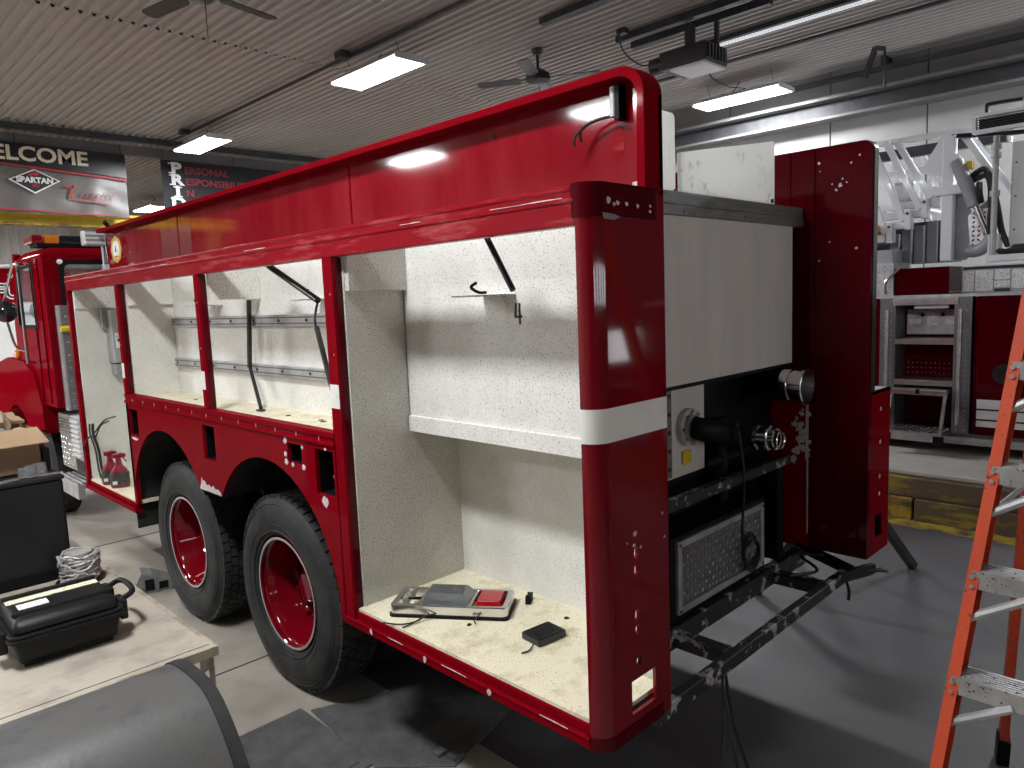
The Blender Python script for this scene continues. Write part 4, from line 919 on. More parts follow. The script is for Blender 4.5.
# upper dark red box and document board
MB().box(AX+.02, AX+.5, .66, 1.13, 1.885, 2.14).build('upper_locker', 'red_dark', AT, bevel=.012)
p = MB().box(AX, AX+.5, 1.13, 1.45, 1.885, 2.2).build('upper_tread_box', 'alu_dull', AT)
lugs(MB(), lambda u, v, w_: (AX-w_, u, v), 1.135, 1.445, 1.89, 2.19, .045, .034, .013, .005).build('tread_lugs', 'chrome', p, kind='stuff')
MB().tube([(AX-.05, 1.18, 1.9), (AX-.05, 1.18, 2.02), (AX-.02, 1.06, 2.15)], .014, 8).build('grab_rail', 'chrome', AT, smooth=True)
db = MB().box(AX+.2, AX+.23, .05, .60, 1.885, 2.13).build('document_board', 'boom_grey', AT)
MB().box(AX+.195, AX+.2, .06, .59, 2.10, 2.125).build('board_title', 'black_ink', db)
for y0, y1, z0, z1 in ((.50, .59, 1.90, 2.09), (.35, .49, 1.90, 2.09), (.22, .34, 2.0, 2.09), (.22, .34, 1.93, 1.99), (.07, .21, 1.92, 2.09)): MB().box(AX+.193, AX+.2, y0, y1, z0, z1).build('paper', 'label_white', db)
MB().box(AX+.192, AX+.2, .22, .34, 1.895, 1.92).build('blue_label', 'banner_dark', db)
MB().box(AX+.1, AX+.6, -.25, .40, 2.16, 2.22).build('control_platform', 'white_boom', AT, bevel=.01)
# aerial ladder: nested sections with braces, butt steps, lift cylinder, mast
BX = 6.6
def bw(name, a, b, wd, h, m='white_boom'): return MB().bar(a, b, wd, h, up=(1, 0, 0)).build(name, m, AT, bevel=.004)
bw('top_rail', (BX-.02, 4.6, 3.46), (BX-.02, .50, 3.42), .05, .07)
bw('top_rail', (BX+.9, 4.6, 3.46), (BX+.9, .50, 3.42), .05, .07)
steps = [(.94, 2.88), (1.02, 2.78), (1.15, 2.68), (1.30, 2.56)]
for k, (y, z) in enumerate(steps):
    x = BX-.06*k
    bw('base_rail', (x, 4.6, z-.10), (x, y, z-.10), .07, .09)
    MB().box(x-.07, x+.05, y-.035, y+.02, z-.15, z+.04).build('end_plate', 'white_boom', AT, bevel=.004)
    MB().cyl((x-.078, y-.008, z+.005), (x-.068, y-.008, z+.005), .014, 10).build('roller_pin', 'dark_steel', AT)
for k, (y, z) in enumerate(steps):
    x = BX-.06*k-.045
    for q in range(5 if k == 3 else 1):
        dy = .26*q
        bw('brace', (x, y+.36+dy, 3.42), (x, y+.03+dy, z-.06), .058, .05)
    bw('brace', (BX+.9-.05*k, y+.3, 3.42), (BX+.9-.05*k, y+.05, z-.06), .05, .05)
for k in range(9):
    y = 1.1+.33*k
    MB().cyl((BX-.05, y, 2.74), (BX+.9, y, 2.74), .022, 10).build('rung', 'white_boom', AT, smooth=True)
bw('brace', (BX-.02, .74, 3.43), (BX-.02, .45, 2.96), .06, .06)
bw('brace', (BX+.25, .70, 3.40), (BX+.25, .30, 2.75), .05, .05)
MB().plate([[(.88, 3.40), (.80, 3.40), (.80, 2.96), (1.07, 3.08)]], .04, YZ(BX-.08)).build('gusset', 'white_boom', AT)
MB().box(BX-.10, BX+.02, .77, .87, 2.20, 3.38).build('turntable_post', 'white_boom', AT, bevel=.008)
MB().plate([[(.78, 2.85), (.70, 2.84), (.63, 2.62), (.62, 2.30), (.68, 2.20), (.78, 2.20)]], .05, YZ(BX+.02)).build('turntable_cheek', 'boom_grey', AT)
MB().box(BX-.12, BX+.02, .60, .96, 2.83, 2.92).build('pivot_arm', 'white_boom', AT, bevel=.006)
MB().box(BX+.25, BX+.6, .85, 2.3, 2.20, 2.62).build('dark_backing', 'dark_steel', AT)  # dark box added to blacken the gaps behind the pillars
for k in range(4): MB().box(BX-.05+.05*k, BX+.02+.05*k, .92+.13*k, 1.0+.13*k, 2.20, 2.60-.03*k).build('base_pillar', 'boom_dark', AT)
MB().cyl((BX-.12, .745, 3.14), (BX-.12, .575, 2.70), .062, 18).build('lift_cylinder', 'boom_grey', AT, smooth=True)
MB().cyl((BX-.12, .575, 2.70), (BX-.12, .47, 2.42), .028, 14).build('lift_rod', 'chrome', AT, smooth=True)
MB().lathe([(-.05, .001), (-.05, .05), (.05, .05), (.05, .001)], (BX-.12, .75, 3.15), n=16).build('cylinder_eye', 'white_boom', AT, smooth=True)
MB().tube([(BX-.1, .64, 2.28), (BX-.1, .55, 2.28), (BX-.12, .47, 2.33), (BX-.12, .43, 2.40)], .06, 14).build('elbow_pipe', 'boom_grey', AT, smooth=True)
MB().box(BX-.2, BX-.04, .36, .45, 2.20, 2.42).build('rod_bracket', 'white_boom', AT, bevel=.01)
MB().box(BX-.13, BX-.06, .61, .66, 3.04, 3.12).build('yellow_tag', 'yellow', AT)
ms = MB().cyl((BX-.2, .405, 2.20), (BX-.2, .405, 3.30), .026, 14).build('mast', 'galv', AT, smooth=True)
for z in (3.10, 3.18, 2.76): MB().cyl((BX-.2, .405, z), (BX-.2, .405, z+.05), .042, 14).build('mast_collar', 'galv', ms)
for pts in ([(BX-.1, .62, 2.98), (BX-.15, .50, 3.02), (BX-.18, .44, 2.85), (BX-.16, .44, 2.5), (BX-.14, .43, 2.3)], [(BX-.1, .60, 2.94), (BX-.16, .47, 2.95), (BX-.14, .40, 2.7), (BX-.1, .36, 2.45), (BX-.1, .30, 2.3)], [(BX-.15, .42, 2.28), (BX-.2, .3, 2.25), (BX-.2, .1, 2.27), (BX-.2, -.1, 2.26)], [(BX-.12, .55, 2.9), (BX-.18, .53, 2.8), (BX-.15, .52, 2.72)]):
    MB().tube(pts, .028, 8).build('hose', 'cable', AT, smooth=True)
for y in (.2, .1): MB().lathe([(-.06, .03), (-.04, .045), (.04, .045), (.06, .03)], (BX-.2, y, 2.27), ax='y', n=12).build('hose_fitting', 'black_satin', AT)
MB().box(BX-.12, BX+.5, -.45, .30, 2.25, 3.24).build('control_cabinet', 'white_truck', AT, bevel=.015)
for z in (2.45, 2.75, 3.05): MB().cyl((BX-.125, .26, z), (BX-.115, .26, z), .010, 8).build('rivet', 'grey_steel', AT)
tpn = MB().plate([[(.66, 2.62), (.46, 2.78), (.42, 2.30), (.62, 2.22)]], .01, YZ(BX-.02)).build('tread_panel', 'alu', AT)
lugs(MB(), lambda u, v, w_: (BX-.02-w_, u, v), .45, .63, 2.32, 2.66, .04, .04, .018, .006).build('tread_lugs', 'red', tpn, kind='stuff')
bw('lower_boom', (BX+.3, 4.5, 3.30), (BX+.3, .42, 3.36), .10, .09, 'dark_steel')
bw('lower_boom', (BX+.6, 4.5, 3.15), (BX+.6, .9, 3.2), .06, .08, 'white_boom')
MB().box(BX+.2, BX+.4, 1.2, 1.42, 2.85, 3.05).build('winch', 'alu_dull', AT, bevel=.03)
MB().box(BX+.1, BX+.3, 1.65, 1.8, 2.9, 3.1).build('winch', 'boom_grey', AT, bevel=.02)
MB().lathe([(0, .001), (0, .05), (-.05, .05), (-.08, .03), (-.08, .001)], (BX-.30, 1.40, 2.55), n=16).build('amber_lamp', 'amber', AT, smooth=True)
MB().box(BX-.28, BX-.18, 1.32, 1.48, 2.42, 2.50).build('lamp_bracket', 'galv', AT)
MB().box(BX-.25, BX+.1, 1.25, 1.50, 2.18, 2.34).build('mount_block', 'boom_grey', AT, bevel=.01)
# flood light rack
rk = MB().box(BX-.22, BX-.12, -.30, .60, 3.345, 3.375).box(BX-.22, BX-.12, -.30, .60, 3.485, 3.515).box(BX-.22, BX-.12, .57, .60, 3.375, 3.485).box(BX-.2, BX-.12, -.30, -.28, 3.38, 3.48).build('light_rack', 'white_boom', AT)
MB().box(BX-.14, BX-.12, -.28, .56, 3.38, 3.48).build('rack_back', 'black', AT)
for k in range(4): MB().box(BX-.205, BX-.195, -.28, .56, 3.392+.022*k, 3.400+.022*k).build('rack_slat', 'dark_steel', AT)
MB().tube([(BX-.15, .50, 3.50), (BX-.15, .50, 3.58), (BX-.15, .46, 3.60), (BX-.15, .1, 3.59), (BX-.15, -.1, 3.58)], .018, 8).build('rack_handle', 'cable', AT, smooth=True)
MB().box(BX-.18, BX-.1, .10, .22, 3.52, 3.60).build('rack_tag', 'white_truck', AT)
MB().tube([(BX-.1, .75, 3.37), (BX-.1, .40, 3.33), (BX-.1, .0, 3.30), (BX-.1, -.3, 3.32)], .022, 8).build('rack_cable', 'cable', AT, smooth=True)

# ================================================================== step ladder (right foreground)
SL = thing('step_ladder', 'orange fibreglass step ladder with worn aluminium treads', 'ladder', (1.0, -1.0, 0))
def fr_pt(z, side):   # front rail centre line at height z; side 0 far rail, 1 near rail
    k = (z-.88)/.295; x = .65+.075*k; y = -.74-.025*k
    return Vector((x, y if side == 0 else -2.02-y, z))
for sd in (0, 1):
    a, b = fr_pt(0.012, sd), fr_pt(2.42, sd)
    d = (b-a).normalized(); fwd = Vector((1, 0, 0)); fwd = (fwd-d*fwd.dot(d)).normalized(); sdv = d.cross(fwd)
    s1 = 1 if (sdv.y > 0) == (sd == 0) else -1
    mb = MB(); o = sdv*s1
    prof = [(-.010, .0), (.066, 0), (.066, -.028), (.060, -.028), (.060, -.006), (-.004, -.006), (-.004, -.028), (-.010, -.028)]
    prof = [(.0, .0), (.086, .0), (.086, -.030), (.080, -.030), (.080, -.006), (.006, -.006), (.006, -.030), (.0, -.030)]
    V = [p+fwd*u+o*v for p in (a, b) for u, v in prof]; n = 8
    mb.add(V, [tuple(range(n)), tuple(reversed(range(n, 2*n)))]+[(i, (i+1) % n, (i+1) % n+n, i+n) for i in range(n)])
    rl_ = mb.build('front_rail', 'orange_fg', SL)
    MB().bar(a+fwd*.035+o*-.012+Vector((0, 0, -.012)), a+fwd*.035+o*-.012+d*.09, .045, .095, up=fwd).build('foot', 'black', SL)
    # rear rail
    a2 = Vector((1.80, a.y, .012)); b2 = Vector((b.x+.09, b.y, 2.40))
    MB().bar(a2, b2, .03, .06).build('rear_rail', 'orange_fg', SL)
    MB().bar(a2-Vector((0, 0, .012)), a2.lerp(b2, .05), .045, .075).build('foot', 'black', SL)
zs = [1.47-.295*k+.0 for k in range(-2, 5)]
for z in zs:
    if z < .1: continue
    A = fr_pt(z, 0); B = fr_pt(z, 1)
    tr = MB().box(A.x-.002, A.x+.088, B.y+.010, A.y-.010, z-.030, z-.026).box(A.x-.004, A.x-.0, B.y+.010, A.y-.010, z-.055, z-.004).box(A.x+.085, A.x+.088, B.y+.01, A.y-.01, z-.055, z-.026)
    tr = MB().box(A.x-.004, A.x+.088, B.y+.010, A.y-.010, z-.008, z).box(A.x-.004, A.x, B.y+.010, A.y-.010, z-.052, z-.008).box(A.x+.084, A.x+.088, B.y+.01, A.y-.01, z-.052, z-.008).build('tread', 'step_alu', SL)
    rg = MB()
    for k in range(6): rg.box(A.x+.006+.013*k, A.x+.011+.013*k, B.y+.012, A.y-.012, z, z+.0025)
    rg.build('tread_ridge', 'step_alu', tr)
    for P_, sg in ((A, -1), (B, 1)):
        q = P_+Vector((-.008, sg*.004, -.14)); e = Vector((P_.x+.0, P_.y+sg*.16, z-.045))
        MB().tube([q+Vector((-.005, 0, 0)), e], .013, 8).build('tread_brace', 'alu_dull', SL, smooth=True)
        for dz in (-.016, -.042):
            c_ = P_+Vector((.075/.295*dz-.001, 0, dz)); MB().lathe([(0, .001), (0, .0065), (.003, .005), (.005, .001)][::-1], (c_.x-.006, P_.y-sg*-.012, c_.z), n=10).build('rivet', 'alu', SL)
        MB().lathe([(.006, .001), (.004, .007), (0, .009)], (q.x-.004, P_.y+sg*.012, q.z), n=10).build('rivet', 'alu', SL)
for z in (.35, .95, 1.55): 
    k = (z-.012)/2.39; x = 1.80+k*(fr_pt(2.42, 0).x+.09-1.80)
    MB().bar((x, fr_pt(z, 0).y, z), (x, fr_pt(z, 1).y, z), .02, .04).build('rear_brace', 'alu', SL)
MB().box(fr_pt(2.42, 0).x-.05, fr_pt(2.42, 0).x+.18, fr_pt(2.42, 1).y-.03, fr_pt(2.42, 0).y+.03, 2.40, 2.46).build('top_cap', 'orange_fg', SL, bevel=.01)
for sd in (0, 1):
    A = fr_pt(1.3, sd); k = (1.3-.012)/2.39; x = 1.80+k*(fr_pt(2.42, 0).x+.09-1.80)
    MB().bar((A.x+.05, A.y, 1.30), (x, A.y, 1.28), .006, .022).build('spreader', 'alu_dull', SL)

# ================================================================== bench and the things on it (left foreground)
TZ = .80
WB = thing('work_table', 'worn steel-topped work table with slotted angle legs', 'table', (-1.3, 1.95, 0))
MB().box(-2.0, -.63, 1.28, 3.15, TZ-.012, TZ).build('table_top', 'table_top', WB, bevel=.003)
MB().box(-2.0, -.6405, 1.268, 1.282, TZ-.035, TZ+.002).build('edge_angle', 'table_edge', WB, bevel=.002)
MB().box(-.640, -.622, 1.268, 3.15, TZ-.035, TZ+.002).build('edge_angle', 'table_edge', WB, bevel=.002)
MB().box(-2.0, -.632, 1.305, 1.309, TZ-.001, TZ+.0008).build('scored_line', 'groove', WB)
for x, y in ((-.64, 1.285), (-.64, 3.11), (-1.98, 1.285), (-1.98, 3.11)):
    lg = MB()
    hs = [rrect(.012, .030, .08+.06*k, .115+.06*k, .006, 2) for k in range(11)]
    lg.plate([rect(0, .045, 0, TZ-.012)]+hs, .004, lambda u, v, w_, x=x, y=y: (x+w_, y+u, v))
    lg.plate([rect(0, .045, 0, TZ-.012)]+hs, .004, lambda u, v, w_, x=x, y=y: (x-u*(1 if x > -1 else -1), y+w_, v))
    lg.build('leg', 'table_edge', WB)
MB().box(-1.95, -.66, 1.32, 3.1, .20, .215).build('lower_shelf', 'table_edge', WB)
# tool chest
TC = thing('tool_chest', 'black tool chest standing on the far end of the work table', 'cabinet', (-1.2, 2.85, TZ))
MB().box(-1.75, -.77, 2.52, 3.12, TZ+.001, 1.262).build('chest_body', 'chest', TC, bevel=.012)
MB().box(-1.75, -.765, 2.515, 3.125, 1.262, 1.280).build('chest_lid', 'chest', TC, bevel=.005)
MB().box(-1.74, -.80, 2.512, 2.522, .815, .85).build('base_strip', 'black', TC)
# small black box behind on the chest
MB().box(-.802, -.768, 2.72, 3.10, 1.280, 1.385).build('chest_riser', 'chest', TC, bevel=.005)
# cardboard box, open, with flap folded out
CB = thing('cardboard_box', 'open brown cardboard box on the black tool chest', 'box', (-1.0, 2.85, 1.281))
z0 = 1.281; x0, x1, y0, y1, zt = -1.30, -.805, 2.70, 3.08, 1.475
MB().box(x0, x1, y0, y0+.006, z0, zt).build('front_panel', 'card', CB)
MB().box(x0, x1, y1-.006, y1, z0, zt).build('back_panel', 'card_in', CB)
MB().box(x1-.006, x1, y0, y1, z0, zt).build('side_panel', 'card', CB)
MB().box(x0, x0+.006, y0, y1, z0, zt).build('side_panel', 'card', CB)
MB().box(x0, x1, y0, y1, z0, z0+.006).build('bottom_panel', 'card', CB)
MB().hexa([(x0, y0-.065, zt-.055), (x1+.02, y0-.075, zt-.05), (x1-.006, y0+.006, zt+.012), (x0, y0+.006, zt+.012)], [(x0, y0-.063, zt-.050), (x1+.02, y0-.073, zt-.045), (x1-.006, y0+.008, zt+.018), (x0, y0+.008, zt+.018)]).build('front_flap', 'card', CB)
MB().hexa([(x1-.004, y0+.01, zt), (x1+.06, y0+.08, zt-.05), (x1+.05, y1-.05, zt-.045), (x1-.004, y1-.01, zt)], [(x1-.004, y0+.01, zt+.006), (x1+.062, y0+.08, zt-.044), (x1+.052, y1-.05, zt-.039), (x1-.004, y1-.01, zt+.006)]).build('side_flap', 'card_in', CB)
MB().hexa([(x0, y1-.006, zt), (x1, y1-.006, zt), (x1-.02, y1+.05, zt+.05), (x0, y1+.05, zt+.05)], [(x0, y1-.008, zt+.005), (x1, y1-.008, zt+.005), (x1-.02, y1+.05, zt+.056), (x0, y1+.05, zt+.056)]).build('back_flap', 'card', CB)
def crumple(c, r, seed, sx=1, sy=1, sz=1, n=14, m=9):
    rnd = random.Random(seed); V = []; F = []
    for j in range(m+1):
        ph = PI*j/m
        for i in range(n):
            th = 2*PI*i/n; k = r*(.72+.4*rnd.random()) if 0 < j < m else r*.8
            V.append((c[0]+sx*k*math.sin(ph)*math.cos(th), c[1]+sy*k*math.sin(ph)*math.sin(th), c[2]+sz*k*math.cos(ph)))
    for j in range(m):
        for i in range(n): F.append((j*n+i, j*n+(i+1) % n, (j+1)*n+(i+1) % n, (j+1)*n+i))
    return MB().add(V, F)
solo(crumple((-.965, 2.96, 1.495), .095, 3, 1.0, .9, .95), 'packing_paper', 'kraft', 'large ball of crumpled tan packing paper in the cardboard box', 'paper', (-.965, 2.96, 1.40), smooth=True)
solo(crumple((-.865, 2.80, 1.445), .052, 5, 1.0, .9, .8), 'packing_paper', 'kraft', 'small wad of crumpled tan paper in the right corner of the cardboard box', 'paper', (-.865, 2.80, 1.41), smooth=True)
solo(MB().hexa([(-.99, 2.73, 1.43), (-.92, 2.73, 1.43), (-.92, 2.80, 1.43), (-.99, 2.80, 1.43)], [(-1.01, 2.73, 1.515), (-.935, 2.73, 1.50), (-.925, 2.82, 1.48), (-1.01, 2.83, 1.50)]), 'foam_piece', 'plastic_grey', 'pale grey foam piece stuck in the open cardboard box', 'foam', (-1.0, 2.86, 1.43), bevel=.006)
solo(MB().hexa([(-.86, 2.93, 1.49), (-.815, 2.93, 1.49), (-.815, 3.05, 1.49), (-.86, 3.05, 1.49)], [(-.865, 2.92, 1.51), (-.812, 2.93, 1.505), (-.814, 3.06, 1.515), (-.865, 3.05, 1.52)]), 'cardboard_insert', 'card', 'folded cardboard insert poking out of the open box', 'cardboard', (-.88, 3.0, 1.44), bevel=.004)
for k, (x, y, s_) in enumerate(((-1.03, 2.60, 1), (-.905, 2.615, .9), (-.875, 2.60, 1.05), (-.835, 2.605, 1.1))):
    t = thing('clear_jar', ('clear plastic jar standing alone before the middle of the cardboard box', 'smallest clear jar, first of three together on the black chest', 'middle one of three clear jars together on the black chest', 'largest clear jar, nearest the corner of the black chest')[k], 'jar', (x, y, 1.281), .2*k, 'clear jars on the black chest', world=False)
    MB().lathe([(0, .001), (0, .022*s_), (.035*s_, .022*s_), (.042*s_, .018*s_), (.042*s_, .001)], ax='z', n=16).build('jar', 'clear', t, smooth=True)
    MB().lathe([(.040*s_, .001), (.040*s_, .021*s_), (.050*s_, .021*s_), (.050*s_, .001)], ax='z', n=16).build('lid', 'clear', t, smooth=True)
for k, (x, y, a) in enumerate(((-.97, 2.575, .3), (-.80, 2.58, -.15))):
    mb = MB().plate([rrect(-.045, .045, -.02, .02, .008)], .004, XY(0)); mb.xf(Matrix.Rotation(a, 4, 'Z'))
    o = mb.build('plastic_packet', 'clear', None); o.location = (x, y, 1.281); o['label'] = ('flat clear packet lying before the jars on the black chest', 'flat clear packet sticking over the chest corner by the last jar')[k]; o['category'] = 'packet'

# equipment case
EC = thing('equipment_case', 'black hard equipment case with cream label strip on the work table', 'case', (-1.0, 1.78, TZ+.001), math.radians(-1.5), world=False)
MB().hexa([(-.155, -.165, .012), (.155, -.165, .012), (.155, .165, .012), (-.155, .165, .012)], [(-.17, -.18, .105), (.17, -.18, .105), (.17, .18, .105), (-.17, .18, .105)]).build('case_base', 'case', EC, bevel=.018, seg=3, smooth=True)
MB().prism(rrect(-.185, .185, -.195, .195, .04), XY(0), .098, .112).build('base_lip', 'case', EC, bevel=.003)
MB().prism(rrect(-.182, .182, -.192, .192, .04), XY(0), .114, .124).build('lid_lip', 'case', EC, bevel=.003)
ld_ = MB().hexa([(-.175, -.185, .122), (.175, -.185, .122), (.175, .185, .122), (-.175, .185, .122)], [(-.16, -.155, .172), (.16, -.155, .172), (.16, .155, .172), (-.16, .155, .172)]).build('lid', 'case', EC, bevel=.026, seg=3, smooth=True)
for y in (-.10, .10): MB().prism([(y-.012, .17), (y-.008, .182), (y+.008, .182), (y+.012, .17)], YZ(0), -.155, .155).build('lid_rib', 'case', ld_, bevel=.003)
MB().box(-.15, .15, .030, .075, .1715, .1735).build('label_strip', 'label_cream', ld_)
MB().box(-.125, -.03, -.055, .005, .1715, .1735).build('paper_label', 'label_white', ld_)
MB().box(-.115, .02, -.085, -.07, .1715, .1735).build('paper_label', 'label_white', ld_)
for sx in (-1, 1):
    for y in (-.085, .085):
        p = MB().box(min(sx*.178, sx*.205), max(sx*.178, sx*.205), y-.045, y+.045, .055, .13).build('latch', 'case', EC, bevel=.006)
for sx in (-1, 1):
    MB().tube([(sx*.19, -.09, .12), (sx*.235, -.085, .14), (sx*.245, 0, .145), (sx*.235, .085, .14), (sx*.19, .09, .12)], .011, 8).build('handle', 'case', EC, smooth=True)
for x in (-.06, .08): MB().box(x-.004, x+.004, -.20, -.19, .10, .125).build('hinge_tab', 'case', EC)
MB().box(-.14, .14, -.15, .15, .0, .014).build('base_feet', 'case', EC)

# wire spool
WS = thing('wire_spool', 'spool of twisted grey wire beside the case on the work table', 'spool', (-.765, 2.42, TZ), 0, world=False)
MB().lathe([(0, .001), (0, .10), (.008, .10), (.008, .001)], ax='z', n=28).build('spool_flange', 'case', WS)
MB().cyl((0, 0, .008), (0, 0, .135), .055, 18).build('core', 'wire', WS)
for k in range(10):
    rnd = random.Random(k); pts = []
    for i in range(26):
        a = 2*PI*i/25+k; r = .072+.010*rnd.random(); pts.append((r*math.cos(a), r*math.sin(a), .018+.012*k+.006*math.sin(3*a+k)+.006*rnd.random()))
    MB().tube(pts, .0055, 5).build('wire_turn', 'wire', WS)
for k in range(7):
    rnd = random.Random(50+k); a0 = rnd.random()*6; pts = []
    for i in range(12):
        a = a0+i*.22; pts.append((.083*math.cos(a), .083*math.sin(a), .02+.11*(i/11 if k % 2 else 1-i/11)+.006*math.sin(i*2)))
    MB().tube(pts, .005, 5).build('wire_turn', 'wire', WS)
MB().tube([(-.08, -.02, .02), (-.12, -.05, .012), (-.14, -.03, .01), (-.12, .0, .01), (-.09, -.04, .012)], .004, 5).build('wire_end', 'wire', WS)

# curved fender guard in front of the table
FG = thing('fender_guard', 'curved grey sheet-metal fender with black rubber edging beside the table', 'fender', (-1.3, .95, 0))
prf = [(1.245, .80), (1.235, .835), (1.17, .862), (1.08, .872), (.99, .872), (.93, .868), (.87, .845), (.80, .79), (.75, .735), (.70, .67), (.65, .58), (.61, .46), (.59, .30), (.585, .12), (.585, 0.0)]
def smooth_prof(P0, it=2):
    for _ in range(it):
        Q = [P0[0]]
        for a, b in zip(P0, P0[1:]): Q += [(a[0]*.75+b[0]*.25, a[1]*.75+b[1]*.25), (a[0]*.25+b[0]*.75, a[1]*.25+b[1]*.75)]
        P0 = Q+[P0[-1]]
    return P0
prf = smooth_prof(prf)
FX = -.795
prf = [(u-.012, v-.012 if v > .02 else v) for u, v in prf]
n = len(prf); V = []; ins = []
for i, (u, v) in enumerate(prf):
    a = prf[max(i-1, 0)]; b = prf[min(i+1, n-1)]; tx, tz = b[0]-a[0], b[1]-a[1]; l = math.hypot(tx, tz); nx, nz = -tz/l, tx/l
    if nz < 0 and nx > 0: nx, nz = -nx, -nz
    ins.append((u-nx*.012*(1 if nz >= 0 or nx < 0 else -1), v-nz*.012))
ins = [(u+.010, v-.010) for u, v in prf]
mb = MB(); mb.add([(x, u, v) for x in (-2.3, FX) for L_ in (prf, ins) for u, v in L_], [q for i in range(n-1) for q in ((i, i+1, 2*n+i+1, 2*n+i), (n+i, 3*n+i, 3*n+i+1, n+i+1), (2*n+i, 2*n+i+1, 3*n+i+1, 3*n+i), (i, n+i, n+i+1, i+1))])
mb.build('fender_sheet', 'fender_gray', FG, smooth=True)
ou = []
for i, (u, v) in enumerate(prf):
    ou.append((u-.006*max(0, min(1, (i-4)/10)), v+.006))
mb = MB(); ii = [(u+.016, v-.018) for u, v in prf]
mb.add([(x, u, v) for x in (FX-.03, FX+.008) for L_ in (ou, ii) for u, v in L_], [q for i in range(n-1) for q in ((i, i+1, 2*n+i+1, 2*n+i), (n+i, 3*n+i, 3*n+i+1, n+i+1), (2*n+i, 2*n+i+1, 3*n+i+1, 3*n+i), (i, n+i, n+i+1, i+1))])
mb.build('rubber_edging', 'rubber', FG, smooth=True)

# ================================================================== floor things
t = thing('floor_hatch', 'square black steel floor hatch with raised frame near the rear wheel', 'hatch', (-.2, 1.65, 0))
MB().box(-.62, .02, 1.30, 1.95, 0, .012).build('hatch_frame', 'steel_plate', t, bevel=.004)
MB().box(-.57, -.03, 1.35, 1.88, .012, .018).build('hatch_lid', 'steel_plate', t, bevel=.003)
t = thing('floor_plate', 'dark steel cover plate lying on the floor under the truck sill', 'plate', (.3, 1.35, 0))
MB().plate([[(-.0, 1.28), (.24, 1.02), (.74, 1.16), (.62, 1.66), (.46, 1.72), (.045, 1.90)]], .010, XY(0)).build('plate_sheet', 'steel_plate', t, bevel=.003)
MB().box(.22, .27, 1.11, 1.15, .010, .028).build('hinge', 'grey_steel', t); MB().box(.25, .31, 1.04, 1.09, .010, .028).build('hinge', 'grey_steel', t)
t = thing('wheel_chock', 'dark grey ribbed wheel chock on the floor by the front tandem wheel', 'chock', (.155, 4.26, 0), math.radians(-14), world=False)
MB().prism([(-.17, 0), (.17, 0), (.17, .02), (-.05, .13), (-.12, .15), (-.17, .06)], XZ(0), -.09, .09).build('chock_body', 'chock', t, bevel=.005)
for x in (-.07, .02): MB().box(x-.03, x+.03, -.096, -.088, .02, .07 if x > 0 else .10).build('recess', 'black', t)
for x in (-.12, -.02, .07): MB().box(x-.008, x+.008, -.105, .105, .0, .05).build('rib', 'chock', t)
t = thing('support_stand', 'black steel support stand with splayed leg behind the truck rear corner', 'stand', (3.15, .55, 0))
MB().bar((3.05, .42, .80), (3.86, .28, .012), .05, .05).build('leg', 'dark_steel', t); MB().bar((3.05, .55, .80), (3.70, 1.10, .012), .05, .05).build('leg', 'dark_steel', t)
MB().bar((3.0, .5, .80), (2.75, .9, .012), .05, .05).build('leg', 'dark_steel', t); MB().box(2.92, 3.16, .38, .62, .78, .82).build('top_plate', 'dark_steel', t)
solo(MB().box(4.70, 4.80, .78, 1.0, .0, .05), 'paper_pad', 'white_ink', 'small white pad on the floor beside the timber edge', 'pad', (4.75, .9, 0), bevel=.004)

# ================================================================== things lying in the compartments
for k, (x, y, rz, lab) in enumerate(((.075, 4.86, -.35, 'red trigger spray bottle standing behind another in the front compartment'), (.085, 4.69, -.30, 'red trigger spray bottle with white label patch standing in front in the compartment'))):
    t = thing('spray_bottle', lab, 'spray bottle', (x, y, .7005), rz, 'spray bottles in the compartment', world=False)
    prf_ = [(.062, 0), (.066, .02), (.066, .10), (.055, .135), (.030, .165), (.022, .185), (.022, .20)]
    mb = MB(); nn = 16
    V = [(r*math.cos(2*PI*j/nn), r*.55*math.sin(2*PI*j/nn), z) for r, z in prf_ for j in range(nn)]
    F = [(i*nn+j, i*nn+(j+1) % nn, (i+1)*nn+(j+1) % nn, (i+1)*nn+j) for i in range(len(prf_)-1) for j in range(nn)]+[tuple(reversed(range(nn))), tuple(len(V)-nn+j for j in range(nn))]
    mb.add(V, F).build('bottle', 'bottle_red', t, smooth=True)
    lbm = MB(); V = [(1.02*.066*math.cos(2*PI*j/nn), 1.02*.066*.55*math.sin(2*PI*j/nn), z) for z in (.02, .115) for j in range(nn)]
    lbm.add(V, [(j, (j+1) % nn, nn+(j+1) % nn, nn+j) for j in range(nn)]).build('label', 'bottle_label', t, smooth=True)
    MB().cyl((0, 0, .195), (0, 0, .225), .020, 12).build('collar', 'bottle_red', t, smooth=True)
    MB().prism([(-.035, .225), (.05, .228), (.055, .252), (.02, .262), (-.04, .255)], XZ(0), -.014, .014).build('trigger_head', 'bottle_red', t, bevel=.004)
    MB().bar((.030, 0, .228), (.055, 0, .190), .012, .008).build('trigger', 'bottle_red', t)
    MB().box(-.05, -.02, -.042, -.0375, .03, .055).build('price_patch', 'white_ink', t)

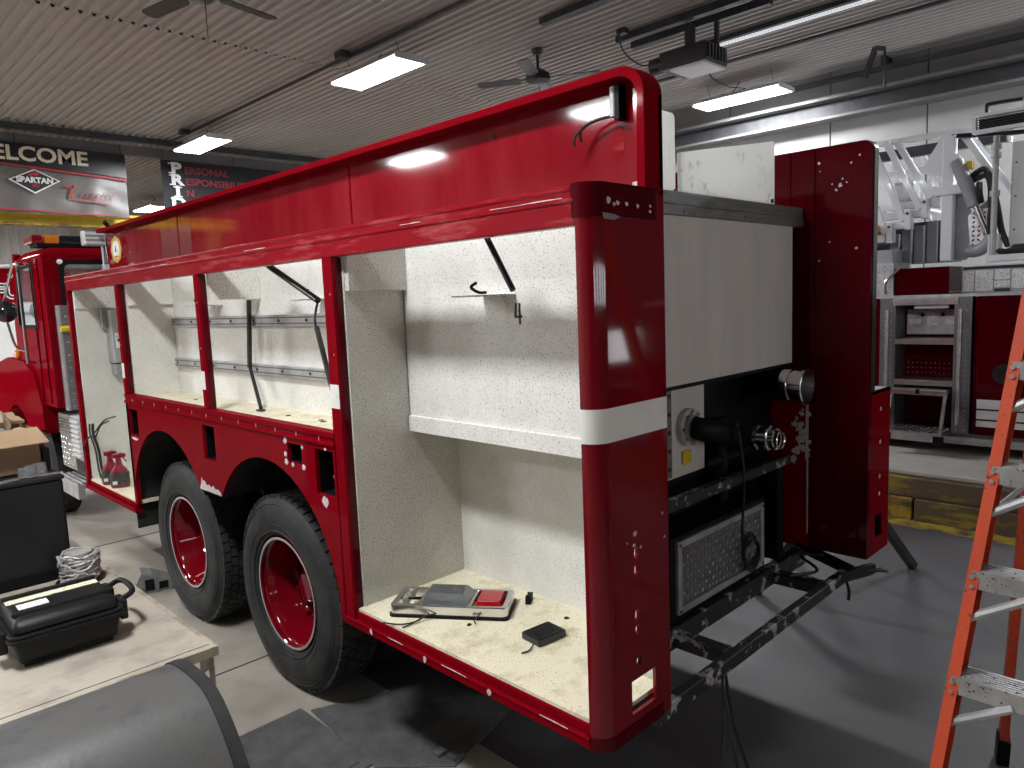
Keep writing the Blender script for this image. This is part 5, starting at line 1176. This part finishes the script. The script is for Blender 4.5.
TL = thing('tail_light', 'chrome tail light bezel with clear and red lenses lying in the rear compartment', 'tail light', (.285, 1.03, .7005), math.radians(-55), world=False)
L_, W_ = .25, .10
fr_ = MB()
o_ = rrect(-L_, L_, -W_, W_, .02); i_ = rrect(-L_+.025, L_-.025, -W_+.022, W_-.022, .012)
fr_.plate([o_, i_], .042, XY(.010)); fr_.build('bezel', 'chrome', TL, bevel=.004)
MB().plate([rrect(-L_-.006, L_+.006, -W_-.006, W_+.006, .022), i_], .012, XY(0)).build('gasket', 'black', TL)
for x in (-.13, .09): MB().box(x-.006, x+.006, -W_+.02, W_-.02, .02, .050).build('divider', 'chrome', TL)
cl_ = MB().hexa([(-.13, -.08, .045), (.085, -.08, .045), (.085, .08, .045), (-.13, .08, .045)], [(-.105, -.05, .088), (.055, -.05, .088), (.055, .05, .088), (-.105, .05, .088)]).build('clear_lens', 'glass', TL, bevel=.006)
MB().box(-.12, -.03, -.075, .075, .01, .025).build('lamp_housing', 'black_satin', TL); MB().box(-.01, .08, -.075, .075, .01, .025).build('lamp_housing', 'black_satin', TL)
MB().hexa([(.10, -.070, .030), (.22, -.070, .030), (.22, .070, .030), (.10, .070, .030)], [(.115, -.055, .066), (.205, -.055, .066), (.205, .055, .066), (.115, .055, .066)]).build('red_lens', 'red_glass', TL, bevel=.006)
MB().box(-.21, -.19, -.05, -.02, .02, .06).build('bulb_clip', 'galv', TL); MB().lathe([(0, .012), (.03, .014), (.04, .008)], (-.19, .03, .035), ax='z', n=12).build('bulb_socket', 'galv', TL)
for pts in ([(-.08, -.10, .02), (-.12, -.15, .006), (-.18, -.18, .005), (-.26, -.17, .005)], [(-.05, -.10, .02), (-.09, -.13, .02), (-.13, -.17, .006), (-.16, -.21, .005)], [(.14, -.10, .03), (.12, -.13, .012), (.13, -.15, .006)]):
    MB().tube(pts, .003, 5).build('lead_wire', 'cable', TL)
t = thing('marker_light', 'flat black rectangular light module lying on the compartment floor', 'light module', (.337, .557, .7005), math.radians(-6), world=False)
MB().prism(rrect(-.07, .07, -.055, .055, .01), XY(0), 0, .026).build('module_case', 'black_satin', t, bevel=.003)
MB().plate([rrect(-.064, .064, -.048, .048, .008), rrect(-.056, .056, -.04, .04, .006)], .003, XY(.026)).build('module_rim', 'case', t)
mb = MB()
for i in range(10):
    for j in range(7): mb.box(-.051+.0102*i, -.044+.0102*i, -.036+.0105*j, -.029+.0105*j, .026, .028)
mb.build('grid', 'case', t, kind='stuff')
MB().tube([(-.08, -.03, .008), (-.12, -.05, .005), (-.15, -.045, .004)], .003, 5).build('lead_wire', 'cable', t)
t = thing('broken_clip', 'small broken black clip beside the tail light in the compartment', 'clip', (.54, .83, .7005), .6, world=False)
MB().prism([(-.03, 0), (.03, 0), (.035, .03), (.02, .012), (-.005, .012), (-.01, .035), (-.022, .03), (-.025, .012)], XZ(0), -.012, .012).build('clip_body', 'black', t)
for k, (x, y) in enumerate(((.30, .95), (.22, .86), (.52, .60), (.35, 1.22))):
    o = MB().plate([blob(0, 0, .012)], .004, XY(0)).build('debris', 'black', None); o.location = (x, y, .7005); o['label'] = 'tiny dark crumb of debris on the rear compartment floor'; o['category'] = 'debris'; o['group'] = 'crumbs on the compartment floor'
